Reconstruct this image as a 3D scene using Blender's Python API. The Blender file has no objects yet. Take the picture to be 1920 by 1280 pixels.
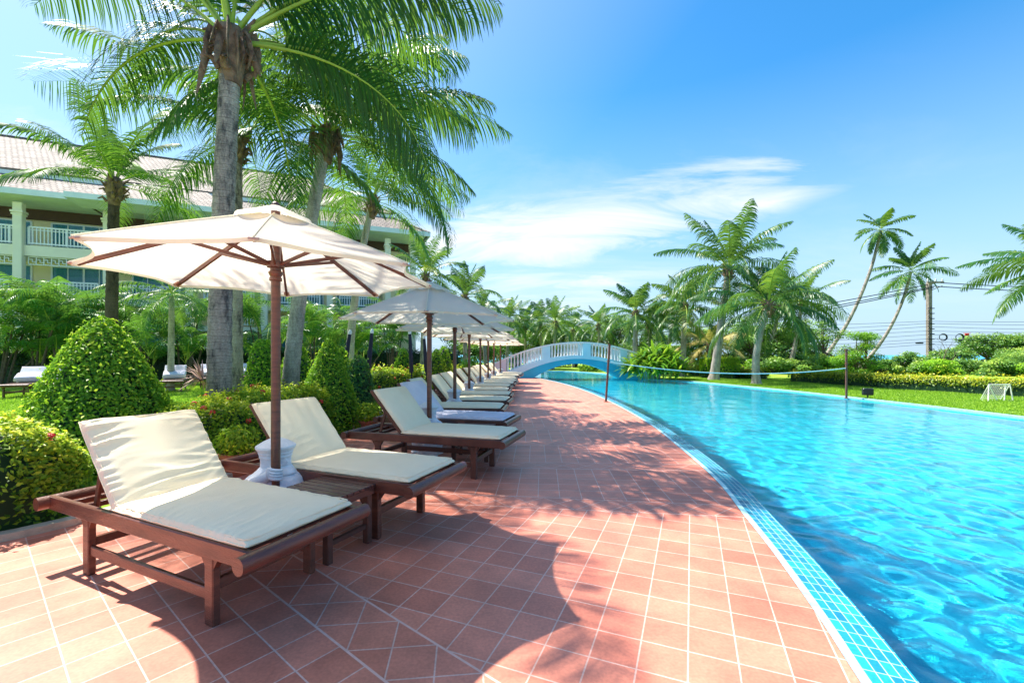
import bpy, bmesh, math, random
import numpy as np
from mathutils import Vector, Matrix, noise
PI = math.pi
R = math.radians
sc = bpy.context.scene
col = sc.collection
F, HZ, HC = 820.0, 665.0, 1.4          # focal length and horizon line (pixels of the 1920 wide photo), eye height


def gp(px, py, z=0.0):
    """ground point (at height z) seen at photo pixel px, py"""
    Y = (HC - z) * F / (py - HZ)
    return Vector(((px - 960) / F * Y, Y, z))


def at(px, py, Y):
    return Vector(((px - 960) / F * Y, Y, HC + (HZ - py) / F * Y))


# ---------------------------------------------------------------- camera, sun, sky
cam = bpy.data.cameras.new('camera'); camo = bpy.data.objects.new('camera', cam); col.objects.link(camo)
cam.sensor_width = 36; cam.lens = 36 * F / 1920; cam.shift_y = (HZ - 640) / 1920; cam.clip_end = 6000; cam.clip_start = .05
camo.location = (0, 0, HC); camo.rotation_euler = (R(90), 0, 0); sc.camera = camo
SUN_EL = R(58.5); sx, sy = -.862, .507
sun = bpy.data.lights.new('sun', 'SUN'); suno = bpy.data.objects.new('sun', sun); col.objects.link(suno)
sun.energy = 4.3; sun.angle = R(.55); sun.color = (1, .94, .84)
sd = Vector((sx * math.cos(SUN_EL), sy * math.cos(SUN_EL), math.sin(SUN_EL)))
suno.rotation_euler = sd.to_track_quat('Z', 'Y').to_euler(); suno.location = (-20, 15, 30)
w = bpy.data.worlds.new('World'); sc.world = w; w.use_nodes = True
sc.view_settings.view_transform = 'Standard'; sc.view_settings.look = 'None'
sc.view_settings.exposure = 1.42; sc.view_settings.gamma = 1
sc.cycles.use_denoising = True
sc.cycles.max_bounces = 10; sc.cycles.transparent_max_bounces = 12
sc.cycles.sample_clamp_indirect = 6


class NT:
    """small node tree writer"""
    def __init__(s, tree):
        s.t = tree; s.n = tree.nodes; s.l = tree.links; s.n.clear()

    def a(s, kind, ins=None, **props):
        nd = s.n.new(kind)
        for k, v in props.items(): setattr(nd, k, v)
        for k, v in (ins or {}).items():
            sock = nd.inputs[k]
            if isinstance(v, tuple) and len(v) == 2 and hasattr(v[0], 'outputs'):
                s.l.new(v[0].outputs[v[1]], sock)
            elif hasattr(v, 'outputs'):
                s.l.new(v.outputs[0], sock)
            else:
                if sock.type == 'RGBA' and len(v) == 3: v = (*v, 1)
                sock.default_value = v
        return nd

    def math(s, op, a, b=0.0, c=None):
        i = {0: a, 1: b}
        if c is not None: i[2] = c
        return s.a('ShaderNodeMath', i, operation=op)

    def mix(s, fac, a, b, blend='MIX'):
        nd = s.n.new('ShaderNodeMix'); nd.data_type = 'RGBA'; nd.blend_type = blend
        for sock, v in ((nd.inputs[0], fac), (nd.inputs[6], a), (nd.inputs[7], b)):
            if isinstance(v, tuple) and len(v) == 2 and hasattr(v[0], 'outputs'): s.l.new(v[0].outputs[v[1]], sock)
            elif hasattr(v, 'outputs'): s.l.new(v.outputs[2] if v.bl_idname == 'ShaderNodeMix' else v.outputs[0], sock)
            elif isinstance(v, (int, float)): sock.default_value = v
            else: sock.default_value = (*v, 1)
        return nd

    def ramp(s, fac, pts):
        nd = s.a('ShaderNodeValToRGB', {0: fac}); cr = nd.color_ramp
        while len(cr.elements) < len(pts): cr.elements.new(.5)
        for e, (p, c) in zip(cr.elements, pts):
            e.position = p; e.color = (*c, 1) if len(c) == 3 else c
        return nd


def mixout(nd): return (nd, 2)


# sky: Nishita plus thin procedural cloud
nt = NT(w.node_tree)
sky = nt.a('ShaderNodeTexSky', sky_type='NISHITA', sun_disc=False, sun_elevation=SUN_EL, sun_rotation=math.atan2(sx, sy),
           air_density=1.0, dust_density=.6, ozone_density=1.6, altitude=0)
hs = nt.a('ShaderNodeHueSaturation', {'Hue': .494, 'Saturation': 1.42, 'Value': .68, 'Color': sky})
tc = nt.a('ShaderNodeTexCoord')
sep = nt.a('ShaderNodeSeparateXYZ', {0: (tc, 'Generated')})
zz = nt.math('MAXIMUM', (sep, 2), .02)
zs = nt.math('ADD', zz, .10)
cx = nt.math('DIVIDE', (sep, 0), zs); cy = nt.math('DIVIDE', (sep, 1), zs)
cv = nt.a('ShaderNodeCombineXYZ', {0: nt.math('MULTIPLY', cx, .55), 1: nt.math('MULTIPLY', cy, 1.0), 2: 0.0})
n1 = nt.a('ShaderNodeTexNoise', {'Vector': cv, 'Scale': .8, 'Detail': 9.0, 'Roughness': .62, 'Distortion': .5})
n2 = nt.a('ShaderNodeTexNoise', {'Vector': cv, 'Scale': .33, 'Detail': 3.0, 'Roughness': .5})
cs = nt.math('ADD', n1, nt.math('MULTIPLY', nt.math('SUBTRACT', n2, .5), 1.1))
band = nt.ramp(zz, [(.10, (0, 0, 0)), (.24, (.06, .06, .06)), (.31, (.06, .06, .06)), (.42, (0, 0, 0))])
cs = nt.math('ADD', cs, band)
az = nt.math('ARCTAN2', (sep, 0), (sep, 1))
n3 = nt.a('ShaderNodeTexNoise', {'Vector': cv, 'Scale': 1.5, 'Detail': 12.0, 'Roughness': .62, 'Distortion': .9})
def bank(a0, z0, wa, wz, tilt, gain):
    da = nt.math('SUBTRACT', az, a0); uu = nt.math('DIVIDE', da, wa)
    vz = nt.math('DIVIDE', nt.math('SUBTRACT', nt.math('SUBTRACT', (sep, 2), z0), nt.math('MULTIPLY', da, tilt)), wz)
    d2 = nt.math('ADD', nt.math('MULTIPLY', uu, uu), nt.math('MULTIPLY', vz, vz))
    return nt.math('MULTIPLY', nt.math('MAXIMUM', nt.math('SUBTRACT', 1.0, nt.math('SQRT', d2)), 0.0), gain)
bk = nt.math('ADD', bank(.13, .275, .62, .095, .11, .54), bank(.12, .163, .30, .022, .02, .30))
bc = nt.ramp(nt.math('ADD', nt.math('MULTIPLY', nt.math('SUBTRACT', n3, .5), 1.5), bk), [(.08, (0, 0, 0)), (.22, (.5, .5, .5)), (.42, (1, 1, 1))])
bc = nt.math('MULTIPLY', bc, nt.math('MINIMUM', nt.math('MULTIPLY', bk, 7.0), .95))
cl = nt.ramp(cs, [(.50, (0, 0, 0)), (.57, (.22, .22, .22)), (.64, (.66, .66, .66)), (.74, (.96, .96, .96))])
# clouds sit low in the sky and towards the sun; the zenith to the right stays clear
elev = nt.ramp(zz, [(.0, (.75, .75, .75)), (.16, (1, 1, 1)), (.34, (.9, .9, .9)), (.5, (.18, .18, .18)), (.62, (.05, .05, .05))])
side = nt.ramp(nt.math('MULTIPLY_ADD', (sep, 0), -.5, .5), [(.12, (.10, .10, .10)), (.30, (.35, .35, .35)), (.52, (1, 1, 1))])
fac = nt.math('MULTIPLY', nt.math('MULTIPLY', cl, elev), side)
# thin veil near the horizon and round the sun
sdv = nt.a('ShaderNodeVectorMath', {0: (tc, 'Generated'), 1: tuple(sd)}, operation='DOT_PRODUCT')
veil = nt.ramp((sdv, 'Value'), [(.55, (.0, .0, .0)), (.85, (.30, .30, .30)), (.99, (.6, .6, .6))])
fac2 = nt.math('ADD', fac, nt.math('MULTIPLY', veil, .8), None)
fac2 = nt.math('MINIMUM', nt.math('MAXIMUM', fac2, bc), .96)
hzn = nt.ramp(zz, [(.02, (.95, .95, .95)), (.12, (.78, .78, .78)), (.30, (.34, .34, .34)), (.5, (0, 0, 0))])
hs = nt.mix((hzn, 0), hs, (1.42, 2.05, 2.65))
cm = nt.mix(fac2, (hs, 2), (2.65, 2.8, 2.95))
bg = nt.a('ShaderNodeBackground', {'Color': (cm, 2), 'Strength': .15})
nt.a('ShaderNodeOutputWorld', {0: bg})

# ---------------------------------------------------------------- materials
MATS = {}


def newmat(name):
    m = bpy.data.materials.new(name); m.use_nodes = True
    MATS[name] = m
    return m, NT(m.node_tree)


def solid(name, c, rough=.6, var=.12, scale=6.0, bump=0.0, bscale=None, metal=0.0, c2=None, spec=.5, coat=0.0, detail=5.0, stretch=None, translucent=0.0):
    m, t = newmat(name)
    tc = t.a('ShaderNodeTexCoord')
    v = (tc, 'Object')
    if stretch:
        v = t.a('ShaderNodeMapping', {'Vector': v, 'Scale': stretch})
    n = t.a('ShaderNodeTexNoise', {'Vector': v, 'Scale': scale, 'Detail': detail, 'Roughness': .6})
    c2 = c2 or tuple(max(0, x * (1 - var * 2)) for x in c)
    cr = t.ramp(n, [(.3, c2), (.68, c)])
    ins = {'Base Color': cr, 'Roughness': rough, 'Metallic': metal, 'Specular IOR Level': spec, 'Coat Weight': coat}
    b = t.a('ShaderNodeBsdfPrincipled', ins)
    if bump:
        n2 = t.a('ShaderNodeTexNoise', {'Vector': v, 'Scale': bscale or scale * 4, 'Detail': 4.0})
        bp = t.a('ShaderNodeBump', {'Height': n2, 'Strength': bump, 'Distance': .02})
        t.l.new(bp.outputs[0], b.inputs['Normal'])
    out = b
    if translucent:
        tr = t.a('ShaderNodeBsdfTranslucent', {'Color': cr})
        out = t.a('ShaderNodeMixShader', {0: translucent, 1: b, 2: tr})
    t.a('ShaderNodeOutputMaterial', {0: out})
    return m


def leafmat(name, dark, light, tip=None, trans=.4, rough=.38, spec=.35):
    """foliage: colour runs along a per-leaf 'tone' value"""
    m, t = newmat(name)
    at_ = t.a('ShaderNodeAttribute', attribute_name='tone')
    pts = [(.0, dark), (.6, light)]
    if tip: pts.append((1.0, tip))
    cr = t.ramp((at_, 'Fac'), pts)
    b = t.a('ShaderNodeBsdfPrincipled', {'Base Color': cr, 'Roughness': rough, 'Specular IOR Level': spec})
    tcol = t.mix(.35, cr, (.36, .58, .03))
    tr = t.a('ShaderNodeBsdfTranslucent', {'Color': (tcol, 2)})
    mx = t.a('ShaderNodeMixShader', {0: trans, 1: b, 2: tr})
    t.a('ShaderNodeOutputMaterial', {0: mx})
    return m


def tilemat(name, c1, c2, grout, size_, mortar=.006, rough=.45, bump=.4, var=.35, spec=.5, dirt=None):
    m, t = newmat(name)
    size, size_v = size_ if isinstance(size_, tuple) else (size_, size_)
    uv = t.a('ShaderNodeUVMap')
    br = t.a('ShaderNodeTexBrick', {'Vector': uv, 'Color1': c1, 'Color2': c2, 'Mortar': grout, 'Scale': 1.0, 'Mortar Size': mortar,
                                    'Mortar Smooth': .25, 'Bias': 0.0, 'Brick Width': size, 'Row Height': size_v}, offset=0.0, squash=1.0)
    tc = t.a('ShaderNodeTexCoord')
    n = t.a('ShaderNodeTexNoise', {'Vector': (tc, 'Object'), 'Scale': 2.2, 'Detail': 8.0, 'Roughness': .65})
    nr = t.ramp(n, [(.35, (1 - var,) * 3), (.65, (1.08,) * 3)])
    c = t.mix(1.0, br, nr, 'MULTIPLY')
    n3 = t.a('ShaderNodeTexNoise', {'Vector': (tc, 'Object'), 'Scale': 60.0, 'Detail': 4.0})
    nr3 = t.ramp(n3, [(.3, (.86,) * 3), (.7, (1.1,) * 3)])
    c = t.mix(1.0, (c, 2), nr3, 'MULTIPLY')
    if dirt:
        n4 = t.a('ShaderNodeTexNoise', {'Vector': (tc, 'Object'), 'Scale': 5.5, 'Detail': 10.0, 'Roughness': .8})
        dr = t.ramp(n4, [(.66, (0, 0, 0)), (.73, (.55, .55, .55))])
        c = t.mix((dr, 0), (c, 2), dirt)
    rr = t.math('MULTIPLY_ADD', n, .25, rough - .12)
    b = t.a('ShaderNodeBsdfPrincipled', {'Base Color': (c, 2), 'Roughness': rr, 'Specular IOR Level': spec})
    h = t.math('ADD', t.math('MULTIPLY', (br, 'Fac'), -1.0), t.math('MULTIPLY', n3, .12))
    bp = t.a('ShaderNodeBump', {'Height': h, 'Strength': bump, 'Distance': .006})
    t.l.new(bp.outputs[0], b.inputs['Normal'])
    t.a('ShaderNodeOutputMaterial', {0: b})
    return m


M = MATS
tilemat('terracotta', (.70, .24, .155), (.56, .172, .108), (.72, .44, .36), .213, .0044, rough=.5, var=.30, dirt=(.74, .50, .42))
solid('grout', (.72, .44, .36), .8, .1, 20)
tilemat('border_tile', (.02, .34, .50), (.01, .17, .34), (.42, .68, .74), (.098, .0485), .0028, rough=.18, bump=.25, var=.1)
solid('coping', (.42, .66, .70), .4, .08, 12, c2=(.25, .52, .60))
tilemat('pool_tile', (.02, .56, .68), (.012, .44, .60), (.16, .70, .78), .25, .004, rough=.3, bump=.1, var=.12)
solid('wood', (.17, .052, .028), .34, .3, 4, .25, 30, c2=(.07, .02, .013), coat=.25, stretch=(1, 1, 8))
solid('wood_dark', (.12, .045, .032), .4, .3, 5, .2, 30, c2=(.06, .022, .016), coat=.2)
solid('cushion', (.90, .80, .59), .9, .05, 3, .3, 220, c2=(.85, .74, .53), spec=.15)
solid('cushion_lilac', (.74, .72, .80), .9, .05, 3, .35, 220, c2=(.62, .60, .70), spec=.15)
solid('canvas', (.94, .88, .74), .9, .04, 2, .12, 160, c2=(.90, .83, .68), spec=.1, translucent=.5)
solid('statue_white', (.80, .82, .86), .6, .06, 7, .35, 40, c2=(.62, .66, .73))
solid('white_paint', (.82, .84, .84), .4, .05, 8)
solid('bridge_blue', (.54, .80, .88), .55, .08, 1.5, .15, 40, c2=(.42, .71, .82))
solid('bridge_pink_lit', (.80, .70, .72), .6, .06, 1.5, .1, 40)  # pinkish sunlight on the bridge's left end put into the colour
solid('bridge_cyan', (.012, .46, .66), .45, .08, 1.2, .1, 30, c2=(.01, .38, .58))
solid('curb', (.52, .43, .33), .85, .15, 9, .5, 60)
solid('pot', (.42, .12, .06), .7, .2, 8, .2)
solid('black_metal', (.012, .013, .018), .4, .2, 6)
solid('navy_cloth', (.012, .018, .05), .7, .2, 6)
solid('rusty_metal', (.20, .075, .045), .7, .3, 14, .4, 60, c2=(.07, .035, .03))
solid('tape', (.45, .75, .80), .6, .05, 5)
solid('sand', (.55, .45, .33), .9, .15, 2)


def trunkmat(name, c, c2, ring, patch=.5):
    m, t = newmat(name); tc = t.a('ShaderNodeTexCoord')
    wv = t.a('ShaderNodeTexWave', {'Vector': (tc, 'Object'), 'Scale': 3.2, 'Distortion': 2.4, 'Detail': 3.0, 'Detail Scale': 2.2, 'Detail Roughness': .6}, wave_type='BANDS', bands_direction='Z', wave_profile='SAW')
    rr = t.ramp(wv, [(.0, tuple(.35 + .65 * x for x in ring)), (.22, (1, 1, 1)), (.8, (.86, .86, .86)), (1.0, (1.1, 1.1, 1.1))])
    mp = t.a('ShaderNodeMapping', {'Vector': (tc, 'Object'), 'Scale': (1, 1, .35)})
    n = t.a('ShaderNodeTexNoise', {'Vector': mp, 'Scale': 5.5, 'Detail': 10.0, 'Roughness': .72})
    base = t.ramp(n, [(.36, c2), (.50, tuple(x * .8 for x in c)), (.62, c)])
    n2 = t.a('ShaderNodeTexNoise', {'Vector': (tc, 'Object'), 'Scale': 38.0, 'Detail': 5.0})
    fine = t.ramp(n2, [(.3, (.72,) * 3), (.7, (1.12,) * 3)])
    cc = t.mix(1.0, base, rr, 'MULTIPLY'); cc = t.mix(1.0, (cc, 2), fine, 'MULTIPLY')
    h = t.math('ADD', t.math('MULTIPLY', wv, .8), t.math('MULTIPLY', n2, .6))
    bp = t.a('ShaderNodeBump', {'Height': h, 'Strength': .8, 'Distance': .03})
    b = t.a('ShaderNodeBsdfPrincipled', {'Base Color': (cc, 2), 'Roughness': .9, 'Specular IOR Level': .2, 'Normal': bp})
    t.a('ShaderNodeOutputMaterial', {0: b})


trunkmat('trunk', (.50, .44, .38), (.09, .085, .085), (.28, .26, .25))
trunkmat('trunk_pale', (.56, .51, .46), (.24, .22, .21), (.42, .40, .38))
trunkmat('trunk_dark', (.13, .10, .08), (.035, .03, .027), (.3, .3, .3))
solid('boots', (.30, .19, .11), .9, .3, 8, .9, 30, c2=(.06, .04, .028))
solid('bark', (.16, .12, .09), .9, .3, 8, .8, 30, c2=(.06, .045, .035))
solid('petiole', (.34, .48, .06), .5, .1, 4)
solid('wall_yellow', (.86, .74, .44), .8, .04, 1.5, c2=(.80, .68, .40))
solid('wall_cream', (.88, .82, .64), .8, .04, 1.5)
solid('mint_trim', (.74, .82, .78), .6, .06, 2)
solid('soffit_brown', (.10, .05, .03), .8, .1, 4)
solid('curtain', (.42, .42, .38), .9, .3, 3, c2=(.26, .27, .25), stretch=(9, 9, .1))
solid('concrete', (.30, .25, .21), .85, .2, 5, .4, 30, c2=(.15, .13, .12))
solid('cable', (.02, .03, .045), .6, .1, 3)
solid('street_grey', (.45, .50, .55), .4, .1, 3)
solid('flower_red', (.75, .05, .025), .5, .1, 30)
solid('spike_pink', (.62, .42, .34), .6, .2, 9)
solid('goal_white', (.85, .85, .85), .4, .03, 4)
leafmat('palm_leaf', (.011, .075, .026), (.042, .18, .036), (.24, .38, .03), .36, .45, .3)
leafmat('palm_leaf_far', (.012, .075, .035), (.05, .17, .04), (.30, .36, .05), .32, .4, .4)
leafmat('palm_dry', (.16, .11, .05), (.40, .33, .12), (.5, .42, .14), .3, .6)
leafmat('areca_leaf', (.012, .09, .03), (.06, .24, .05), (.24, .44, .04), .35, .35)
leafmat('topiary_leaf', (.05, .20, .016), (.27, .55, .03), (.66, .78, .06), .45, .45, .3)
leafmat('ixora_leaf', (.03, .14, .014), (.30, .48, .025), (.80, .80, .05), .45, .45, .3)
leafmat('hedge_leaf', (.03, .11, .012), (.20, .32, .02), (.62, .58, .03), .3, .4)
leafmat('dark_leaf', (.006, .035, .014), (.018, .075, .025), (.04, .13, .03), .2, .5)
leafmat('tree_leaf', (.035, .15, .04), (.18, .36, .07), (.46, .60, .10), .3, .4)
leafmat('bright_leaf', (.05, .20, .02), (.16, .38, .03), (.42, .58, .05), .4, .4)
leafmat('heliconia_leaf', (.03, .14, .015), (.13, .32, .025), (.46, .56, .04), .4, .35)
leafmat('grass_blade', (.10, .24, .02), (.25, .45, .035), (.42, .60, .06), .4, .5)

# window glass: reflective sheet over the curtains
m, t = newmat('glass_blue')
b = t.a('ShaderNodeBsdfPrincipled', {'Base Color': (.05, .30, .42), 'Roughness': .05, 'Metallic': .0, 'Specular IOR Level': .8})
tr = t.a('ShaderNodeBsdfTransparent', {'Color': (.72, .90, .95)})
t.a('ShaderNodeOutputMaterial', {0: t.a('ShaderNodeMixShader', {0: .45, 1: tr, 2: b})})

# lawn
m, t = newmat('lawn')
tc = t.a('ShaderNodeTexCoord')
n = t.a('ShaderNodeTexNoise', {'Vector': (tc, 'Object'), 'Scale': .55, 'Detail': 8.0, 'Roughness': .65})
n2 = t.a('ShaderNodeTexNoise', {'Vector': (tc, 'Object'), 'Scale': 34.0, 'Detail': 4.0, 'Roughness': .7})
c = t.mix(.5, n, n2)
cr = t.ramp((c, 2), [(.34, (.13, .26, .025)), (.5, (.25, .42, .04)), (.66, (.40, .54, .07))])
bp = t.a('ShaderNodeBump', {'Height': n2, 'Strength': .8, 'Distance': .05})
b = t.a('ShaderNodeBsdfPrincipled', {'Base Color': cr, 'Roughness': .9, 'Specular IOR Level': .15, 'Normal': bp})
t.a('ShaderNodeOutputMaterial', {0: b})

# roof tiles
m, t = newmat('roof_tile')
uv = t.a('ShaderNodeUVMap')
br = t.a('ShaderNodeTexBrick', {'Vector': uv, 'Color1': (.34, .28, .235), 'Color2': (.20, .165, .14), 'Mortar': (.12, .10, .09), 'Scale': 1.0,
                                'Mortar Size': .035, 'Mortar Smooth': .6, 'Bias': 0.0, 'Brick Width': .30, 'Row Height': .34}, offset=.5)
n = t.a('ShaderNodeTexNoise', {'Vector': uv, 'Scale': 1.1, 'Detail': 6.0})
nr = t.ramp(n, [(.35, (.75,) * 3), (.65, (1.1,) * 3)])
c = t.mix(1.0, br, nr, 'MULTIPLY')
bp = t.a('ShaderNodeBump', {'Height': t.math('MULTIPLY', (br, 'Fac'), -1.0), 'Strength': .9, 'Distance': .05})
b = t.a('ShaderNodeBsdfPrincipled', {'Base Color': (c, 2), 'Roughness': .8, 'Normal': bp})
t.a('ShaderNodeOutputMaterial', {0: b})

# water and sea
m, t = newmat('pool_water')
tc = t.a('ShaderNodeTexCoord')
n = t.a('ShaderNodeTexNoise', {'Vector': (tc, 'Object'), 'Scale': 9.0, 'Detail': 5.0, 'Roughness': .6, 'Distortion': .6})
bp = t.a('ShaderNodeBump', {'Height': n, 'Strength': .13, 'Distance': .02})
b = t.a('ShaderNodeBsdfPrincipled', {'Base Color': (.80, .97, 1.0), 'Roughness': 0.0, 'IOR': 1.333, 'Transmission Weight': 1.0, 'Normal': bp})
t.a('ShaderNodeOutputMaterial', {0: b})
m, t = newmat('sea_water')
tc = t.a('ShaderNodeTexCoord')
n = t.a('ShaderNodeTexNoise', {'Vector': (tc, 'Object'), 'Scale': .5, 'Detail': 6.0})
bp = t.a('ShaderNodeBump', {'Height': n, 'Strength': .3, 'Distance': .2})
b = t.a('ShaderNodeBsdfPrincipled', {'Base Color': (.03, .30, .45), 'Roughness': .35, 'Normal': bp})
t.a('ShaderNodeOutputMaterial', {0: b})


# ---------------------------------------------------------------- mesh helpers
def tag(o, label=None, cat=None, group=None, kind=None):
    if label: o['label'] = label
    if cat: o['category'] = cat
    if group: o['group'] = group
    if kind: o['kind'] = kind
    return o


def empty(name, loc, rz=0.0, label=None, cat=None, group=None):
    o = bpy.data.objects.new(name, None); col.objects.link(o)
    o.location = loc; o.rotation_euler = (0, 0, rz); o.empty_display_size = .1
    return tag(o, label, cat, group)


def copy_tree(o, parent=None):
    c = o.copy(); col.objects.link(c); c.parent = parent
    for ch in o.children: copy_tree(ch, c)
    return c


class MB:
    """collects shapes, then links them as ONE mesh object"""
    def __init__(s):
        s.v = []; s.f = []; s.m = []; s.cur = 0; s.uv = {}

    def add(s, vs, fs):
        k = len(s.v); s.v += [tuple(p) for p in vs]
        for f in fs: s.f.append(tuple(i + k for i in f)); s.m.append(s.cur)
        return s

    def box(s, c, d, rot=None, bev=0.0):
        """box centred at c with full sizes d, optional rotation matrix; bev chamfers the long edges"""
        x, y, z = d[0] / 2, d[1] / 2, d[2] / 2
        c = Vector(c)
        if bev <= 0:
            vs = [Vector(p) for p in ((-x, -y, -z), (x, -y, -z), (x, y, -z), (-x, y, -z), (-x, -y, z), (x, -y, z), (x, y, z), (-x, y, z))]
            fs = [(0, 3, 2, 1), (4, 5, 6, 7), (0, 1, 5, 4), (1, 2, 6, 5), (2, 3, 7, 6), (3, 0, 4, 7)]
        else:
            b = min(bev, x * .9, y * .9, z * .9); vs = []
            for sx_ in (-1, 1):
                for sy_ in (-1, 1):
                    for sz_ in (-1, 1):
                        vs += [Vector((sx_ * (x - b), sy_ * (y - b), sz_ * z)), Vector((sx_ * (x - b), sy_ * y, sz_ * (z - b))), Vector((sx_ * x, sy_ * (y - b), sz_ * (z - b)))]
            bm = bmesh.new()
            for p in vs: bm.verts.new(p)
            bmesh.ops.convex_hull(bm, input=bm.verts[:])
            bm.verts.index_update()
            vs = [v.co.copy() for v in bm.verts]; fs = [tuple(v.index for v in f.verts) for f in bm.faces]; bm.free()
        if rot is not None: vs = [rot @ p for p in vs]
        return s.add([p + c for p in vs], fs)

    def bar(s, a, b, wdt, h=None, up=(0, 0, 1), bev=0.0):
        """rectangular bar from a to b; h is the size along 'up'"""
        a = Vector(a); b = Vector(b); d = b - a; L = d.length; d.normalize(); h = h or wdt
        u = Vector(up); side = d.cross(u)
        if side.length < 1e-4: side = Vector((1, 0, 0))
        side.normalize(); u = side.cross(d)
        rot = Matrix((d, side, u)).transposed()
        return s.box((a + b) / 2, (L, wdt, h), rot, bev)

    def tube(s, pts, rad, n=10, caps=True, squash=1.0):
        pts = [Vector(p) for p in pts]; k0 = len(s.v)
        if not hasattr(rad, '__len__'): rad = [rad] * len(pts)
        ref = None; vs = []
        for i, p in enumerate(pts):
            d = (pts[min(i + 1, len(pts) - 1)] - pts[max(i - 1, 0)]).normalized()
            if ref is None: ref = Vector((0, 1, 0)) if abs(d.y) < .9 else Vector((1, 0, 0))
            u = d.cross(ref).normalized(); v = u.cross(d).normalized(); ref = v
            ref = v
            for j in range(n):
                a = 2 * PI * j / n
                vs.append(p + (u * math.cos(a) + v * math.sin(a) * squash) * rad[i])
            ref = Vector(v)
        fs = []
        for i in range(len(pts) - 1):
            for j in range(n):
                fs.append((i * n + j, i * n + (j + 1) % n, (i + 1) * n + (j + 1) % n, (i + 1) * n + j))
        if caps:
            fs.append(tuple(range(n - 1, -1, -1))); fs.append(tuple((len(pts) - 1) * n + j for j in range(n)))
        return s.add(vs, fs)

    def lathe(s, prof, n=20, c=(0, 0, 0), sxy=(1, 1), f=None):
        c = Vector(c); vs = []; fs = []
        for (r, z) in prof:
            for j in range(n):
                a = 2 * PI * j / n
                p = Vector((r * math.cos(a) * sxy[0], r * math.sin(a) * sxy[1], z))
                if f: p = f(p, a)
                vs.append(p + c)
        for i in range(len(prof) - 1):
            for j in range(n):
                fs.append((i * n + j, i * n + (j + 1) % n, (i + 1) * n + (j + 1) % n, (i + 1) * n + j))
        fs.append(tuple(range(n - 1, -1, -1))); fs.append(tuple((len(prof) - 1) * n + j for j in range(n)))
        return s.add(vs, fs)

    def build(s, name, mats, parent=None, smooth=False, uvf=None):
        me = bpy.data.meshes.new(name); me.from_pydata(s.v, [], s.f); me.validate()
        if not isinstance(mats, (list, tuple)): mats = [mats]
        for mm in mats: me.materials.append(MATS[mm] if isinstance(mm, str) else mm)
        if len(mats) > 1 and len(me.polygons) == len(s.m): me.polygons.foreach_set('material_index', s.m)
        if smooth:
            me.polygons.foreach_set('use_smooth', [True] * len(me.polygons))
            try: me.set_sharp_from_angle(angle=R(40))
            except Exception: pass
        if uvf:
            uvl = me.uv_layers.new(name='UVMap')
            for p in me.polygons:
                for li in p.loop_indices:
                    uvl.data[li].uv = uvf(me.vertices[me.loops[li].vertex_index].co, p.normal)
        me.update()
        o = bpy.data.objects.new(name, me); col.objects.link(o)
        if parent is not None: o.parent = parent
        return o


def np_mesh(name, V, Fq, tone=None, mats=('palm_leaf',), mi=None, parent=None, smooth=False, tri=False):
    me = bpy.data.meshes.new(name)
    k = 3 if tri else 4
    nv, nf = len(V), len(Fq)
    me.vertices.add(nv); me.vertices.foreach_set('co', V.astype(np.float32).ravel())
    me.loops.add(nf * k); me.loops.foreach_set('vertex_index', Fq.astype(np.int32).ravel())
    me.polygons.add(nf); me.polygons.foreach_set('loop_start', np.arange(0, nf * k, k, dtype=np.int32))
    if mi is not None: me.polygons.foreach_set('material_index', mi.astype(np.int32))
    if smooth: me.polygons.foreach_set('use_smooth', np.ones(nf, dtype=bool))
    for mm in mats: me.materials.append(MATS[mm])
    if tone is not None:
        a = me.attributes.new('tone', 'FLOAT', 'POINT'); a.data.foreach_set('value', tone.astype(np.float32))
    me.update(calc_edges=True)
    o = bpy.data.objects.new(name, me); col.objects.link(o)
    if parent is not None: o.parent = parent
    return o


def nrm(a): return a / np.maximum(np.linalg.norm(a, axis=-1, keepdims=True), 1e-9)


def leaves(P, N, size, rng, aspect=.45, spread=.8, fold=.25, droop=0.0):
    """leaf shaped faces at points P facing roughly along N: returns V, F (4 verts, one bent quad of two halves)"""
    n = len(P)
    N = nrm(N + rng.normal(0, spread, (n, 3)) * .6)
    T = rng.normal(0, 1, (n, 3)); T = T - (T * N).sum(1, keepdims=True) * N; T = nrm(T)
    T[:, 2] -= droop; T = nrm(T)
    B = nrm(np.cross(N, T))
    s = (size * rng.uniform(.65, 1.3, n))[:, None]
    base = P - T * s * .5
    tip = P + T * s * .5 - N * s * fold
    m1 = P + B * s * aspect * .5 + N * s * .08
    m2 = P - B * s * aspect * .5 + N * s * .08
    V = np.stack([base, m1, tip, m2], 1).reshape(-1, 3)
    Fq = np.arange(n * 4).reshape(-1, 4)
    return V, Fq
# ---------------------------------------------------------------- the ground, deck and pool
EDGE_PX = [(1614, 1280), (1529, 1148), (1447, 1032), (1401, 973), (1342, 897), (1267, 836), (1202, 790), (1136, 751)]
edge = [gp(*p) for p in EDGE_PX]
edge = [Vector((x, y, 0)) for x, y in ((.93, .2), (1.24, 1.05), (1.489, 1.867), (1.649, 2.377), (1.85, 3.10), (2.02, 3.80), (2.29, 4.95), (2.54, 6.71),
                                      (2.80, 9.18), (2.93, 13.35), (2.80, 17.6), (2.35, 22.0), (1.35, 27.0), (.2, 31.0), (-.6, 34.0))]


def catmull(P, n=8):
    out = []
    for i in range(len(P) - 1):
        p0 = P[max(i - 1, 0)]; p1 = P[i]; p2 = P[i + 1]; p3 = P[min(i + 2, len(P) - 1)]
        for k in range(n):
            t = k / n
            out.append(.5 * ((2 * p1) + (p2 - p0) * t + (2 * p0 - 5 * p1 + 4 * p2 - p3) * t * t + (3 * p1 - p0 - 3 * p2 + p3) * t ** 3))
    out.append(P[-1].copy())
    return out


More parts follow.
